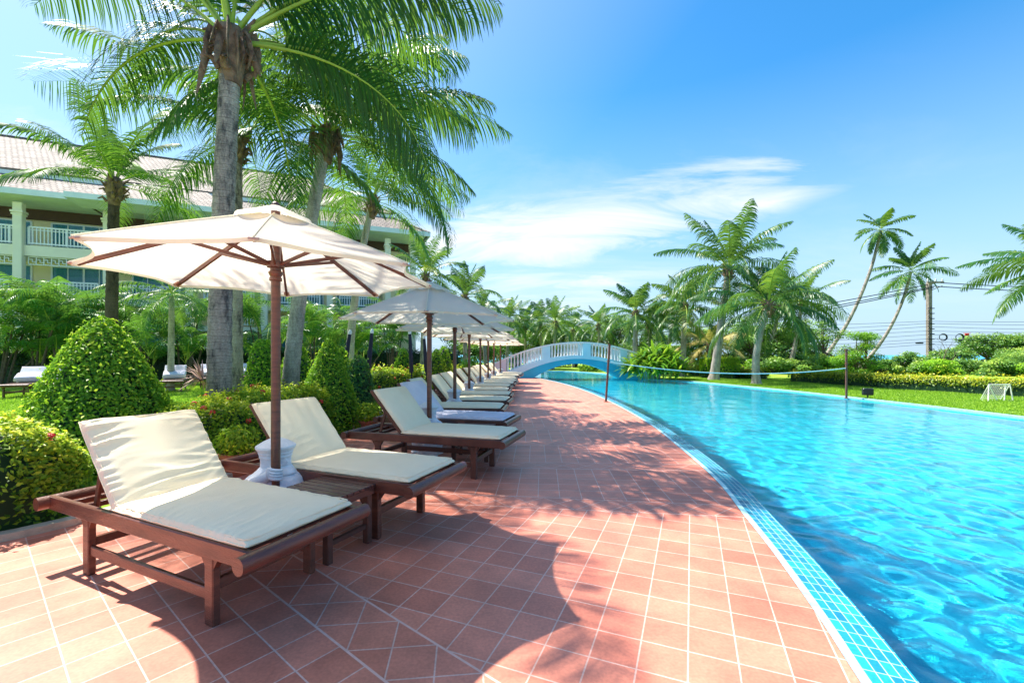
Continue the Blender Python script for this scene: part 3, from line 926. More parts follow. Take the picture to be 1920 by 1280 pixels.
# ---------------------------------------------------------------- white figures that hold the poles
def figure():
    root = empty('parasol_base_figure', (0, 0, 0))
    # robed body, wide at the shoulders, rising into the neck and head: one surface; face looks towards +x
    prof = [(.001, 0), (.23, .0), (.235, .04), (.21, .055), (.215, .10), (.235, .20), (.25, .30), (.25, .345), (.225, .385), (.185, .415), (.145, .445), (.120, .47), (.118, .50), (.121, .53), (.122, .555), (.10, .575), (.001, .58)]
    def shp(p, a):
        ca = math.cos(a); z = p.z
        if .0 < z < .42:
            fold = noise.noise(Vector((math.cos(a) * 2.5, math.sin(a) * 2.5, z * 2.0 + 4))) * .028 + abs(math.sin(a * 5 + z * 9)) * .008
            k = 1 + fold / max(.1, Vector((p.x, p.y)).length); p = Vector((p.x * k, p.y * k, z))
        if .42 < z < .57:
            r = Vector((p.x, p.y)).length
            f = Vector((p.x, p.y)) / max(r, 1e-5)
            fd = math.cos(a + 1.0)                       # where the face points
            add = 0
            if fd > 0:
                lat = math.sin(a + 1.0)
                add += .042 * math.exp(-(lat / .14) ** 2) * math.exp(-((z - .505) / .022) ** 2)     # nose
                add -= .020 * math.exp(-((abs(lat) - .32) / .15) ** 2) * math.exp(-((z - .525) / .012) ** 2)  # eyes
                add += .010 * math.exp(-(lat / .5) ** 2) * math.exp(-((z - .545) / .010) ** 2)      # brow
                add -= .010 * math.exp(-(lat / .25) ** 2) * math.exp(-((z - .478) / .006) ** 2)     # mouth
                add += .012 * math.exp(-(lat / .35) ** 2) * math.exp(-((z - .486) / .006) ** 2)     # moustache
                add += .050 * math.exp(-(lat / .40) ** 2) * math.exp(-((z - .440) / .028) ** 2)     # beard
            p = Vector((p.x + f.x * add, p.y + f.y * add, z))
        return p
    pr = []
    for i in range(len(prof) - 1):
        (r0, z0), (r1, z1) = prof[i], prof[i + 1]; n = 5 if .3 < z0 < .57 else 2
        for k in range(n): pr.append((r0 + (r1 - r0) * k / n, z0 + (z1 - z0) * k / n))
    pr.append(prof[-1])
    mb = MB(); mb.lathe(pr, 44, f=shp, sxy=(1.0, .88))
    b = mb.build('body', 'statue_white', root, smooth=True)
    mb = MB(); mb.lathe([(.118, .535), (.127, .54), (.129, .55), (.125, .556), (.131, .562), (.137, .575), (.134, .58), (.150, .60), (.158, .612), (.155, .625), (.10, .655), (.05, .675), (.012, .69), (.001, .692)], 36)
    mb.build('hat', 'statue_white', root, smooth=True)
    # arm reaching from the shoulder forward to the pole, closed hand round it (pole stands in front, at y=-0.20)
    mb = MB(); mb.tube([(-.20, -.04, .31), (-.17, -.11, .355), (-.11, -.165, .40), (-.045, -.20, .445)], [.062, .056, .046, .034], 14)
    mb.build('arm', 'statue_white', root, smooth=True)
    mb = MB(); mb.lathe([(.001, -.045), (.030, -.042), (.040, -.02), (.042, .01), (.034, .035), (.001, .042)], 14, c=(-.035, -.215, .462), sxy=(.9, .8))
    hand = mb.build('hand', 'statue_white', root, smooth=True)
    for k in range(4):
        zz_ = .492 - k * .021; m2 = MB()
        pts = [Vector((math.cos(t) * .047, -.215 + math.sin(t) * .047, zz_ - .004 * i)) for i, t in enumerate([R(q) for q in (200, 232, 264, 296, 328, 356)])]
        m2.tube(pts, [.0125, .0125, .012, .011, .010, .008], 8); m2.build('finger', 'statue_white', hand, smooth=True)
    m2 = MB(); m2.tube([(-.045, -.19, .48), (-.02, -.165, .50), (.02, -.166, .503), (.042, -.182, .497)], [.014, .013, .012, .009], 8); m2.build('thumb', 'statue_white', hand, smooth=True)
    # lap ledge that carries the pole
    mb = MB(); mb.lathe([(.001, .0), (.10, .0), (.105, .05), (.085, .12), (.08, .24), (.075, .31), (.06, .335), (.001, .336)], 24, c=(.0, -.205, 0), sxy=(1.25, .75), f=lambda p, a: p * (1 + .04 * math.sin(a * 6 + p.z * 20)) if p.z > .01 else p)
    mb.build('lap', 'statue_white', root, smooth=True)
    return root


fg = figure()
for i in range(8):
    o = fg if i == 0 else copy_tree(fg)
    o.location = (UMB[i][0], UMB[i][1] + .0, 0)
    # pole is at local (0,-.21): put it on the parasol position
    rz = (.49, .28, .2, .12, .1, .1, .08, .05)[i]
    o.rotation_euler = (0, 0, rz)
    o.scale = (.94, .94, 1.07)
    off = .94 * Matrix.Rotation(rz, 3, 'Z') @ Vector((0, -.213, 0))
    o.location = Vector((UMB[i][0], UMB[i][1], 0)) - off
    tag(o, ('white bearded figure with flared hat gripping the nearest parasol pole' if i == 0 else 'white hatted figure holding the pole of the %s parasol from the camera' % ORDN[i]), 'statue', 'white figures holding the parasol poles')

# ---------------------------------------------------------------- foliage
LEAFCAP = 1.0


def hull(name, V, Fc, parent, mat='dark_leaf'):
    mb = MB(); mb.add(V, Fc); return mb.build(name, mat, parent, smooth=True)


def topiary(loc, h, r, n, size, seed, label, group='clipped cone topiaries behind the loungers', bulge=.75, lean=0, mat='topiary_leaf'):
    rng = np.random.default_rng(seed)
    root = empty('cone_topiary', loc)
    tag(root, label, 'topiary', group)
    def rad(t):      # t 0 bottom..1 top
        return r * (np.clip(1 - t, 0, 1) ** bulge) * np.minimum(1, .80 + t * 1.6)
    m = n * 2
    t = rng.uniform(0, 1, m); keep = rng.uniform(0, r, m) < rad(t) + r * .12; t = t[keep][:n]; m = len(t)
    a = rng.uniform(0, 2 * PI, m)
    lump = 1 + .055 * np.sin(a * 3 + seed) * np.sin(t * 7 + seed) + .045 * np.sin(a * 9 + t * 13 + seed) * np.sin(t * 23 + a * 4) + rng.normal(0, .026, m)
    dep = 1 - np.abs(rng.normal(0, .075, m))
    rr = rad(t) * lump * dep + .015
    P = np.stack([rr * np.cos(a), rr * np.sin(a), .02 + t * h * (1 + .01 * np.sin(a * 5))], 1)
    N = np.stack([np.cos(a), np.sin(a), np.full(m, r / h * .9)], 1)
    spr = rng.uniform(0, 1, m) < .07
    P[spr] += nrm(N[spr]) * rng.uniform(.0, size * 1.3, (spr.sum(), 1))
    V, Fq = leaves(P, N, size, rng, aspect=.5, spread=.75)
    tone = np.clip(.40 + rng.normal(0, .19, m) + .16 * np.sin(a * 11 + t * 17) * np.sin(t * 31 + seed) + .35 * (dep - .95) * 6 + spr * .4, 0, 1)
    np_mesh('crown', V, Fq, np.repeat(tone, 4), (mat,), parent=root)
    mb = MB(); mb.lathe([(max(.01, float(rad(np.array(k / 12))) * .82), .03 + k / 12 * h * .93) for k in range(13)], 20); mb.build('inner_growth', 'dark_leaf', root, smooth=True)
    mb = MB(); mb.tube([(0, 0, 0), (0, 0, h * .5)], .035, 8); mb.build('trunk', 'bark', root)
    return root


def ridge(name, path, wdt, h, n, size, seed, mat, label, cat, group=None, z0=0.0, flowers=0, box=False, tips=.12, toney=.30, wob=.07):
    """hedge along a path"""
    rng = np.random.default_rng(seed)
    root = empty(name, (path[0][0], path[0][1], 0)); tag(root, label, cat, group)
    P0 = np.array([[p[0], p[1]] for p in path], float) - np.array([path[0][0], path[0][1]])
    seg = np.linalg.norm(np.diff(P0, axis=0), axis=1); cum = np.concatenate([[0], np.cumsum(seg)]); L = cum[-1]
    ww = np.array([p[2] if len(p) > 2 else wdt for p in path]); hh = np.array([p[3] if len(p) > 3 else h for p in path])
    def surf(s, a, dep=1.0):
        x = np.interp(s, cum, P0[:, 0]); y = np.interp(s, cum, P0[:, 1]); W2 = np.interp(s, cum, ww) / 2; H = np.interp(s, cum, hh)
        e = .05
        dx = np.interp(s + e, cum, P0[:, 0]) - np.interp(s - e, cum, P0[:, 0]); dy = np.interp(s + e, cum, P0[:, 1]) - np.interp(s - e, cum, P0[:, 1])
        l = np.sqrt(dx * dx + dy * dy) + 1e-9; nx_, ny_ = dy / l, -dx / l
        pw = .28 if box else .55
        ca = np.sign(np.cos(a)) * np.abs(np.cos(a)) ** pw; sa = np.abs(np.sin(a)) ** pw
        endr = np.clip(np.minimum(s, L - s) / (W2 * (.25 if box else .8)), 0, 1) ** .5
        lump = 1 + wob * (np.sin(s * 3.1 + seed) * np.sin(a * 2 + seed) + .6 * np.sin(s * 7.7 + a * 3))
        X_ = x + nx_ * ca * W2 * dep * endr * lump; Y_ = y + ny_ * ca * W2 * dep * endr * lump; Z_ = z0 + H * sa * dep * (.5 + .5 * endr) * lump
        N = np.stack([nx_ * np.cos(a), ny_ * np.cos(a), np.sin(a) + .15], -1)
        return np.stack([X_, Y_, Z_], -1), N
    s = rng.uniform(0, L, n); a = rng.uniform(.0, PI, n)
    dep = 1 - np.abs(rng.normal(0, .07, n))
    P, N = surf(s, a, dep)
    spr = rng.uniform(0, 1, n) < tips
    up = spr & (a > .6) & (a < PI - .6)
    P[up, 2] += rng.uniform(0, size * 2.6, up.sum()) * (.4 + .6 * (np.sin(s[up] * 19) * np.sin(a[up] * 14 + s[up] * 5) > .1))
    V, Fq = leaves(P, N, size, rng, aspect=.48, spread=.8)
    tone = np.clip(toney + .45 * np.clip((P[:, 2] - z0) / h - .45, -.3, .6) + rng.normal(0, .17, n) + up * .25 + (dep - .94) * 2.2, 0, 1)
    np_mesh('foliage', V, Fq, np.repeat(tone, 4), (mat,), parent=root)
    # dense inner growth
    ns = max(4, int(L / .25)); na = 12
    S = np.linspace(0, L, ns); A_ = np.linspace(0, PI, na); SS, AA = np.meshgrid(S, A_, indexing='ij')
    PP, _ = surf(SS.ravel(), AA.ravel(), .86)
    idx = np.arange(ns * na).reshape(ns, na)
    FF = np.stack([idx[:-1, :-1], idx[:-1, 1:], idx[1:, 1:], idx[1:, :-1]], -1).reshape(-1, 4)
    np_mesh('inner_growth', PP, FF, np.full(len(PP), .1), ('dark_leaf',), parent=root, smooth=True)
    # flower heads: balls of little petals
    for k in range(flowers):
        ss = rng.uniform(.05 * L, .97 * L); aa = rng.uniform(.25, PI - .25)
        Pc, Nc = surf(np.array([ss]), np.array([aa]), 1.03)
        m = 34; D = nrm(rng.normal(0, 1, (m, 3)) + Nc * .9)
        V, Fq = leaves(Pc + D * .032, D, .026, rng, aspect=.7, spread=.3)
        np_mesh('flower_head', V, Fq, None, ('flower_red',), parent=root)
    return root


def frond_arrays(base, az, e0, bend, L, rng, nl=60, leaf=.75, roll=0.0, dr=.6, lw=.045, rac=.035, start=.16, twist=0.0, vee=.5, segs=3, side_bend=0.0):
    """one pinnate frond -> (V, F, tone, mi) ; mi 0 leaf, 1 midrib"""
    n = 18
    P = [np.array(base, float)]; T = []
    for i in range(n):
        t = i / n; e = e0 - bend * t ** 1.35; a = az + side_bend * t
        d = np.array([math.cos(a) * math.cos(e), math.sin(a) * math.cos(e), math.sin(e)]); T.append(d); P.append(P[-1] + d * L / n)
    T.append(T[-1]); P = np.array(P); T = np.array(T)
    Vs = []; Fs = []; tones = []; mis = []
    # midrib: flattened triangle section
    S = nrm(np.cross(T, np.array([0, 0, 1.0]) + 1e-4)); U = np.cross(S, T)
    wr_ = rac * (1 - np.linspace(0, 1, n + 1) ** .7 * .92)[:, None]
    ring = np.stack([P + S * wr_, P + U * wr_ * .6, P - S * wr_, P - U * wr_ * .5], 1).reshape(-1, 3)
    idx = np.arange((n + 1) * 4).reshape(-1, 4)
    Fr = np.concatenate([np.stack([idx[:-1, k], idx[:-1, (k + 1) % 4], idx[1:, (k + 1) % 4], idx[1:, k]], -1) for k in range(4)])
    Vs.append(ring); Fs.append(Fr); tones.append(np.full(len(ring), .75)); mis.append(np.ones(len(Fr), int)); off = len(ring)
    # leaflets
    t = np.linspace(start, 1.0, nl); t = np.repeat(t, 2) + rng.normal(0, .004, nl * 2); t = np.clip(t, start, 1)
    side = np.tile([1.0, -1.0], nl); m = len(t)
    fi = t * n; i0 = np.clip(fi.astype(int), 0, n - 1); fr = (fi - i0)[:, None]
    Pb = P[i0] * (1 - fr) + P[i0 + 1] * fr; Tb = nrm(T[i0] * (1 - fr) + T[i0 + 1] * fr)
    Sb = nrm(np.cross(Tb, np.array([0, 0, 1.0]) + 1e-4)); Ub = np.cross(Sb, Tb)
    ro = roll + twist * t; Sr = Sb * np.cos(ro)[:, None] + Ub * np.sin(ro)[:, None]; Ur = np.cross(Sr, Tb)
    lt = leaf * (np.sin(PI * np.clip((t - start) / (1 - start) * .86 + .12, 0, 1)) ** .6) * rng.uniform(.86, 1.08, m)
    fwd = .35 + .75 * t ** 2 + rng.normal(0, .07, m)
    D = nrm(Sr * side[:, None] + Tb * fwd[:, None] + Ur * (vee * (1 - t))[:, None] + rng.normal(0, .05, (m, 3)))
    w0 = lw * (.55 + .45 * rng.uniform(.6, 1, m)) * (lt / leaf) ** .4
    g = dr * rng.uniform(.7, 1.35, m)
    pts = [Pb]; cur = D.copy(); p = Pb.copy()
    for k in range(segs):
        cur = nrm(cur + np.stack([np.zeros(m), np.zeros(m), -g * (.35 + .5 * k)], 1))
        p = p + cur * (lt / segs)[:, None]; pts.append(p)
    # each leaflet is a ribbon; width direction mostly along the rachis
    Wd = nrm(Tb + .25 * Ur)
    prof = [.7, 1.0, .75, .08] if segs == 3 else ([.8, 1.0, .08] if segs == 2 else [1.0, .15])
    LV = []
    for k in range(segs + 1):
        LV.append(pts[k] - Wd * (w0 * prof[k] * .5)[:, None]); LV.append(pts[k] + Wd * (w0 * prof[k] * .5)[:, None])
    LV = np.stack(LV, 1).reshape(-1, 3); k2 = 2 * (segs + 1)
    b = np.arange(m)[:, None] * k2 + off
    LF = np.concatenate([np.concatenate([b + 2 * k, b + 2 * k + 1, b + 2 * k + 3, b + 2 * k + 2], 1) for k in range(segs)])
    tn = np.clip(rng.normal(.42, .14) + rng.normal(0, .12, m), 0, 1)
    Vs.append(LV); Fs.append(LF); tones.append(np.repeat(tn, k2)); mis.append(np.zeros(len(LF), int))
    return np.concatenate(Vs), np.concatenate(Fs), np.concatenate(tones), np.concatenate(mis)


def crown_mesh(parent, top, n, L, seed, fr=None, nl=60, leaf=.75, lw=.045, dr=.6, segs=3, mats=('palm_leaf', 'petiole'), elev=(1.35, -.35), bend=(.9, 1.6), az0=0.0, rac=.035, name='crown', spread=.12, dry=0, tonek=0.0, skip=None):
    rng = np.random.default_rng(seed); VV = []; FF = []; TT = []; MM = []; off = 0
    fl = list(fr or [])
    for k in range(n):
        q = k / max(1, n - 1)
        if skip and q > .12 and skip[0] < (az0 + k * 2.39996) % (2 * PI) < skip[1]: continue
        fl.append((az0 + k * 2.39996 + rng.normal(0, .12), elev[0] + (elev[1] - elev[0]) * q ** .85 + rng.normal(0, .07), (bend[0] + (bend[1] - bend[0]) * rng.uniform(.25, 1)) * (.40 + .60 * min(1, q * 2.6)), L * rng.uniform(.86, 1.08) * (.78 + .22 * min(1, q * 3))))
    for f_ in fl:
        az, e0, bd, LL = f_[:4]
        b0 = np.array(top) + np.array([math.cos(az), math.sin(az), 0]) * spread * math.cos(e0) + np.array([0, 0, .15 * math.sin(e0)])
        V, F_, T_, Mi = frond_arrays(b0, az, e0, bd, LL, rng, nl, leaf * LL / L, rng.normal(0, .25), dr, lw, rac, segs=segs, twist=rng.normal(0, .4), side_bend=rng.normal(0, .18))
        VV.append(V); FF.append(F_ + off); TT.append(np.clip(T_ + tonek, 0, 1)); MM.append(Mi); off += len(V)
    return np_mesh(name, np.concatenate(VV), np.concatenate(FF), np.concatenate(TT), mats, np.concatenate(MM), parent=parent)


def trunk_mesh(parent, pts, r0, r1, mat='trunk', flare=1.5, n=14, rings=60, seed=0, name='trunk', ring_amp=.035):
    C = catmull([Vector(p) for p in pts], max(3, rings // max(1, len(pts) - 1))); m = len(C); rad = []
    for i in range(m):
        t = i / (m - 1); r = r0 + (r1 - r0) * t; r *= 1 + (flare - 1) * math.exp(-t * 14)
        r *= 1 + ring_amp * (1 if i % 2 else -1) + .03 * noise.noise(Vector((i * .35, seed, 0)))
        rad.append(r)
    mb = MB(); mb.tube(C, rad, n); return mb.build(name, mat, parent, smooth=True)


def coconut(base, top, r0, r1, n, L, seed, label, group, mat='trunk', bow=None, boots=True, **kw):
    base = Vector(base); top = Vector(top)
    root = empty('coconut_palm', base); tag(root, label, 'palm tree', group)
    t_ = top - base
    b_ = Vector(bow or (0, 0, 0))
    pts = [Vector((0, 0, -.02)), t_ * .33 + b_ * .9, t_ * .68 + b_ * .8, t_]
    trunk_mesh(root, pts, r0, r1, mat, seed=seed, rings=(int(t_.length / .09) if L > 2.2 and base.y < 18 else 30))
    crown_mesh(root, tuple(t_ + Vector((0, 0, .1))), n, L, seed, **kw)
    if boots:
        rnd = random.Random(seed); mb = MB()
        mb.lathe([(r1 * 1.0, -.55), (r1 * 1.25, -.35), (r1 * 1.55, -.1), (r1 * 1.65, .1), (r1 * 1.2, .3), (.01, .34)], 16, c=tuple(t_), f=lambda p, a: Vector((p.x * (1 + .16 * noise.noise(Vector((a * 2.5, p.z * 6, seed)))), p.y * (1 + .16 * noise.noise(Vector((a * 2.5, p.z * 6, seed + 3)))), p.z)))
        for k in range(26):
            a = rnd.uniform(0, 6.28); z = rnd.uniform(-.45, .2); u = Vector((math.cos(a), math.sin(a), 0))
            p0 = t_ + u * r1 * 1.2 + Vector((0, 0, z)); mb.tube([p0, p0 + u * .10 + Vector((0, 0, .12)), p0 + u * .2 + Vector((0, 0, rnd.uniform(-.05, .3)))], [.05, .035, .015], 6)
        if L > 3.8 and base.y < 12:
            for k in range(22):
                a = k * 2.4; z = rnd.uniform(-.15, .25); u = Vector((math.cos(a), math.sin(a), 0)); p0 = t_ + u * r1 * 1.4 + Vector((0, 0, z)); hgt_ = rnd.uniform(.2, .75)
                mb.tube([p0, p0 + u * .10 + Vector((0, 0, .05)), p0 + u * .17 - Vector((0, 0, hgt_ * .5)), p0 + u * rnd.uniform(.08, .26) - Vector((0, 0, hgt_))], [.05, .055, .045, .012], 6, squash=.35)
        mb.build('leaf_bases', 'boots', root, smooth=True)
    return root
# ---------------------------------------------------------------- planting behind the loungers
topiary((-5.15, 5.50, 0), 1.84, .93, 26000, .046, 3, 'biggest cone topiary, bright green, behind the nearest lounger', bulge=.66)
topiary((-3.35, 8.0, 0), 1.66, .62, 12000, .048, 4, 'pointed green topiary behind the third lounger backrest', bulge=.7)
topiary(tuple(at(641, 665, 11.5).xy) + (0,), 1.58, .5, 3000, .07, 5, 'topiary tip showing behind the pointed one at the third lounger', bulge=.7)
topiary(tuple(at(673, 690, 10.3).xy) + (0,), 1.38, .46, 3200, .065, 6, 'rounder dark green topiary beside the leaning black poles', bulge=.5, mat='areca_leaf')
topiary(tuple(at(492, 690, 9.6).xy) + (0,), 1.72, .40, 4200, .065, 7, 'narrow ragged topiary left of the nearest parasol pole', bulge=.35)
topiary(tuple(at(556, 690, 11.2).xy) + (0,), 1.72, .55, 4200, .065, 8, 'topiary half hidden behind the leaning pale palm trunk', bulge=.5)
topiary(tuple(at(756, 690, 15.0).xy) + (0,), 1.62, .52, 2600, .08, 9, 'yellow green cone topiary between two dark poles in the flower hedge', bulge=.6)
topiary(tuple(at(818, 690, 15.6).xy) + (0,), 1.58, .42, 2200, .08, 10, 'slim topiary left of a pair behind the parasol poles', bulge=.5)
topiary(tuple(at(832, 690, 17.0).xy) + (0,), 1.72, .46, 2200, .08, 11, 'slim topiary right of a pair behind the parasol poles', bulge=.5)

IG = 'flowering hedges beside the deck'
ridge('flowering_hedge', [(-6.6, 2.2, 1.2, .80), (-5.33, 2.92, 1.25, .86), (-4.42, 3.62, 1.3, .84), (-4.12, 4.25, 1.2, .64)], 1.2, .82, 24000, .048, 21, 'ixora_leaf',
      'yellow green hedge with red flowers at the left edge behind the nearest lounger', 'hedge', IG, flowers=22, tips=.4)
ridge('flowering_hedge', [(-4.15, 5.0, .9, .62), (-3.95, 5.7, 1.1, .80), (-3.75, 6.5, 1.1, .86), (-3.65, 7.3, 1.1, .86), (-3.6, 8.1, 1.0, .80)], 1.1, .82, 20000, .046, 22, 'ixora_leaf',
      'flowering hedge behind the second lounger at the foot of the thick palm', 'hedge', IG, flowers=24, tips=.4)
ridge('flowering_hedge', [(-4.4, 12.6, 1.1, .9), (-4.0, 13.6, 1.1, .95), (-3.7, 14.6, 1.1, .95), (-3.6, 16, 1.1, .95)], 1.1, .9, 6000, .075, 23, 'ixora_leaf',
      'reddish flowering hedge with a terracotta pot in front of it', 'hedge', IG, flowers=26, tips=.2)
ridge('flowering_hedge', [(-3.7, 17.2, 1.1, .8), (-3.5, 20, 1.1, .8), (-3.0, 24, 1.0, .8)], 1.1, .8, 4500, .09, 24, 'ixora_leaf',
      'far yellow green hedge behind the last loungers before the bridge', 'hedge', IG, flowers=6, tips=.2)


def pot(loc, h, r, label):
    root = empty('plant_pot', loc); tag(root, label, 'pot', 'terracotta pots by the deck edge')
    mb = MB(); mb.lathe([(.001, 0), (r * .68, 0), (r * .95, h * .82), (r * .96, h * .83), (r * 1.1, h * .84), (r * 1.12, h), (r * .95, h), (r * .9, h * .88), (.001, h * .86)], 24); mb.build('vessel', 'pot', root, smooth=True)
    rg = np.random.default_rng(int(r * 1000 + h * 100)); D = nrm(rg.normal(0, 1, (900, 3))); P = D * (rg.uniform(0, 1, (900, 1)) ** .4) * np.array([r * 1.5, r * 1.5, r * 1.3]) + np.array([0, 0, h + r * .7])
    V, Fq = leaves(P, D, .055, rg, aspect=.5, spread=.8); np_mesh('plant', V, Fq, np.repeat(np.clip(rg.normal(.5, .2, 900), 0, 1), 4), ('ixora_leaf',), parent=root)
    return root


pot((-3.22, 5.12, 0), .26, .17, 'terracotta pot behind the backrest of the second lounger')
pot(tuple(gp(692, 812).xy) + (0,), .24, .16, 'terracotta pot on the deck behind the third lounger')
pot(tuple(gp(741, 748).xy) + (0,), .42, .16, 'tall terracotta pot before the reddish flowering hedge')

# dark furled torch poles leaning behind the hedge
for k, (pb, pt_, Y, lb) in enumerate([((646, 690), (657, 618), 12.0, 'leftmost of the dark leaning poles, by the round topiary'), ((690, 700), (698, 616), 11.8, 'dark leaning pole left of the reddish hedge'),
                                      ((772, 712), (768, 618), 13.0, 'dark leaning pole before the yellow green cone topiary'), ((800, 712), (795, 628), 14.5, 'dark leaning pole just left of the second parasol pole')]):
    a = at(pb[0], pb[1], Y); b = at(pt_[0], pt_[1], Y); d_ = (b - a); a = a - d_ * (a.z / d_.z)
    root = empty('furled_parasol', a, 0, 'navy furled pole with pale tip, ' + lb, 'furled parasol', 'dark leaning poles behind the hedge')
    v = b - a; mb = MB(); mb.tube([(0, 0, 0), v * .45], .022, 10); mb.build('pole', 'black_metal', root, smooth=True)
    mb = MB(); mb.tube([v * .40, v * .43, v * .7, v * .94], [.03, .06, .06, .045], 12, f if False else True); mb.build('furled_cloth', 'navy_cloth', root, smooth=True)
    mb = MB(); mb.tube([v * .94, v * .97, v], [.045, .05, .02], 12); mb.build('tip', 'white_paint', root, smooth=True)


def floodlight(p, label, s=1.0, rz=0.0):
    root = empty('floodlight', p, rz, label, 'garden light')
    mb = MB(); mb.box((0, 0, .20 * s), (.26 * s, .12 * s, .20 * s), bev=.02); mb.build('housing', 'black_metal', root)
    mb = MB(); mb.box((0, -.062 * s, .20 * s), (.22 * s, .01, .16 * s)); mb.build('lens', 'street_grey', root)
    mb = MB(); mb.tube([(0, 0, 0), (0, 0, .11 * s)], .02 * s, 8); mb.bar((-.14 * s, 0, .12 * s), (.14 * s, 0, .12 * s), .02, .02); mb.build('bracket', 'black_metal', root)
    return root


floodlight(tuple(gp(458, 745).xy) + (0,), 'black floodlight on the lawn right of the thick palm trunk', 1.15, PI)
floodlight(tuple(gp(1627, 747).xy) + (0,), 'black floodlight on the grass beyond the pool', 1.1, PI * .9)

# ---------------------------------------------------------------- palms
PG = 'coconut palms around the pool'
# T1: thick near palm, crown partly above the frame
t1b = Vector((-4.42, 6.6, 0)); t1t = at(434, 92, 6.6)
coconut(t1b, t1t, .168, .135, 22, 3.9, 11, 'thick near palm with grey trunk rising behind the second lounger', PG, bow=(-.05, 0, 0), nl=84, leaf=.95, lw=.042, dr=.62,
        rac=.06, fr=[(R(6), .62, 1.35, 4.3), (R(34), .80, 1.5, 4.2), (R(48), .42, 1.2, 3.8), (R(18), .15, 1.0, 3.9), (R(178), .75, 1.35, 3.6), (R(205), .95, 1.5, 3.5), (R(160), .5, 1.2, 3.7), (R(-2), .95, 1.6, 4.0)], elev=(1.4, .0), bend=(1.0, 1.7), skip=(R(192), R(350)))
# bromeliad on its trunk
root = empty('bromeliad', t1b + Vector((-.17, -.12, 1.02)), 0, 'spiky pinkish bromeliad clinging to the thick palm trunk', 'plant')
rg = np.random.default_rng(5); VV = []; FF = []; off = 0
for k in range(46):
    a = rg.uniform(PI * .55, PI * 1.55); e = rg.uniform(-.6, 1.3); d = Vector((math.cos(a) * math.cos(e), math.sin(a) * math.cos(e) * .8 - .1, math.sin(e))); sd_ = d.cross(Vector((0, 0, 1))).normalized() * .016; L_ = rg.uniform(.22, .42)
    q = [Vector((0, 0, 0)), d * L_ * .5 + Vector((0, 0, .03)), d * L_ + Vector((0, 0, -.02))]
    VV += [q[0] - sd_, q[0] + sd_, q[1] + sd_ * .8, q[1] - sd_ * .8, q[2] + sd_ * .05, q[2] - sd_ * .05]; FF += [(off, off + 1, off + 2, off + 3), (off + 3, off + 2, off + 4, off + 5)]; off += 6
mb = MB(); mb.add(VV, FF); mb.build('leaf_rosette', 'spike_pink', root)
coconut(gp(441, 772), at(443, 268, 10.7), .17, .13, 11, 3.8, 12, 'palm standing right behind the thick near palm trunk', PG, mat='trunk', nl=70, leaf=.95, lw=.05, dr=.5,
        fr=[(R(178), .50, .55, 5.4), (R(150), .62, .9, 4.6), (R(196), .9, 1.0, 4.2), (R(-15), .35, 1.1, 4.0)], elev=(1.3, -.1), bend=(.9, 1.5), skip=(R(200), R(320)))
coconut(at(206, 700, 13.0).xy.to_3d(), at(214, 352, 13.0), .17, .13, 17, 2.8, 13, 'dark trunked palm in front of the hotel balconies', PG, mat='trunk_dark', nl=52, leaf=.75, lw=.05, dr=.45, elev=(1.45, -.05), bend=(.6, 1.2))
t4b = at(540, 730, 10.2); t4b.z = 0
coconut(t4b, at(612, 262, 10.4), .19, .12, 24, 4.1, 14, 'pale palm whose trunk leans right behind the nearest parasol', PG, mat='trunk_pale', bow=(-.12, 0, 0), nl=72, leaf=.95, lw=.05, dr=.6,
        fr=[(R(12), .55, 1.15, 4.6), (R(-12), .85, 1.6, 4.2), (R(28), .2, 1.0, 3.9)], elev=(1.35, -.2), bend=(.9, 1.6))
coconut(at(654, 720, 16.0).xy.to_3d(), at(697, 382, 16.0), .15, .11, 17, 3.5, 15, 'slim palm in front of the hotel roof end', PG, mat='trunk_pale', nl=52, leaf=.85, lw=.06, dr=.6, bow=(-.2, 0, 0), fr=[(R(-5), .45, 1.3, 3.9)], elev=(1.3, -.2), bend=(.9, 1.6), tonek=.08)
coconut(at(320, 700, 17).xy.to_3d(), at(322, 556, 17), .12, .09, 16, 2.3, 16, 'short pale palm among the areca clumps by the hotel', PG, mat='trunk_pale', nl=36, leaf=.55, lw=.05, boots=False)
FG_ = 'palms beyond the pool'
FK = dict(nl=46, leaf=.74, lw=.08, segs=3, dr=.5, bend=(.7, 1.5), mats=('palm_leaf_far', 'petiole'), rac=.045)
def fp(pb, pc, Y, r, n, L, seed, label, mat='trunk_pale', bow=None, **kw):
    k = dict(FK); k.update(kw); b = at(pb, 700, Y); b.z = 0
    return coconut(b, at(pc[0], pc[1], Y), r, r * .72, n, L, seed, label, FG_, mat=mat, bow=bow, **k)
fp(1338, (1366, 508), 24.4, .23, 30, 4.3, 31, 'tallest palm on the lawn across the pool', elev=(1.42, -.55), nl=50, leaf=.95, dr=.65, lw=.08, segs=3)
fp(1418, (1440, 574), 20.9, .18, 27, 3.5, 32, 'leaning palm at the pool lawn with bent trunk', bow=(-.22, 0, .0), elev=(1.35, -.5), nl=44, leaf=.85, dr=.75, lw=.07, segs=3)
fp(1280, (1284, 575), 28.7, .20, 22, 2.9, 33, 'palm with yellowing fronds left of the tallest lawn palm', mat='trunk', elev=(1.4, -.7), tonek=.2)
fp(1190, (1192, 590), 31.0, .20, 22, 2.9, 34, 'palm rising right behind the bridge end', mat='trunk', elev=(1.45, -.5))
fp(1221, (1218, 612), 34.0, .19, 20, 2.9, 35, 'darker palm between bridge palm and yellowing palm', mat='trunk', elev=(1.4, -.5), tonek=-.15)
fp(1345, (1330, 650), 31.0, .18, 18, 2.5, 36, 'low palm with straw coloured fronds behind the clipped block', mat='trunk', elev=(1.3, -.6), tonek=.3, mats=('palm_dry', 'petiole'))
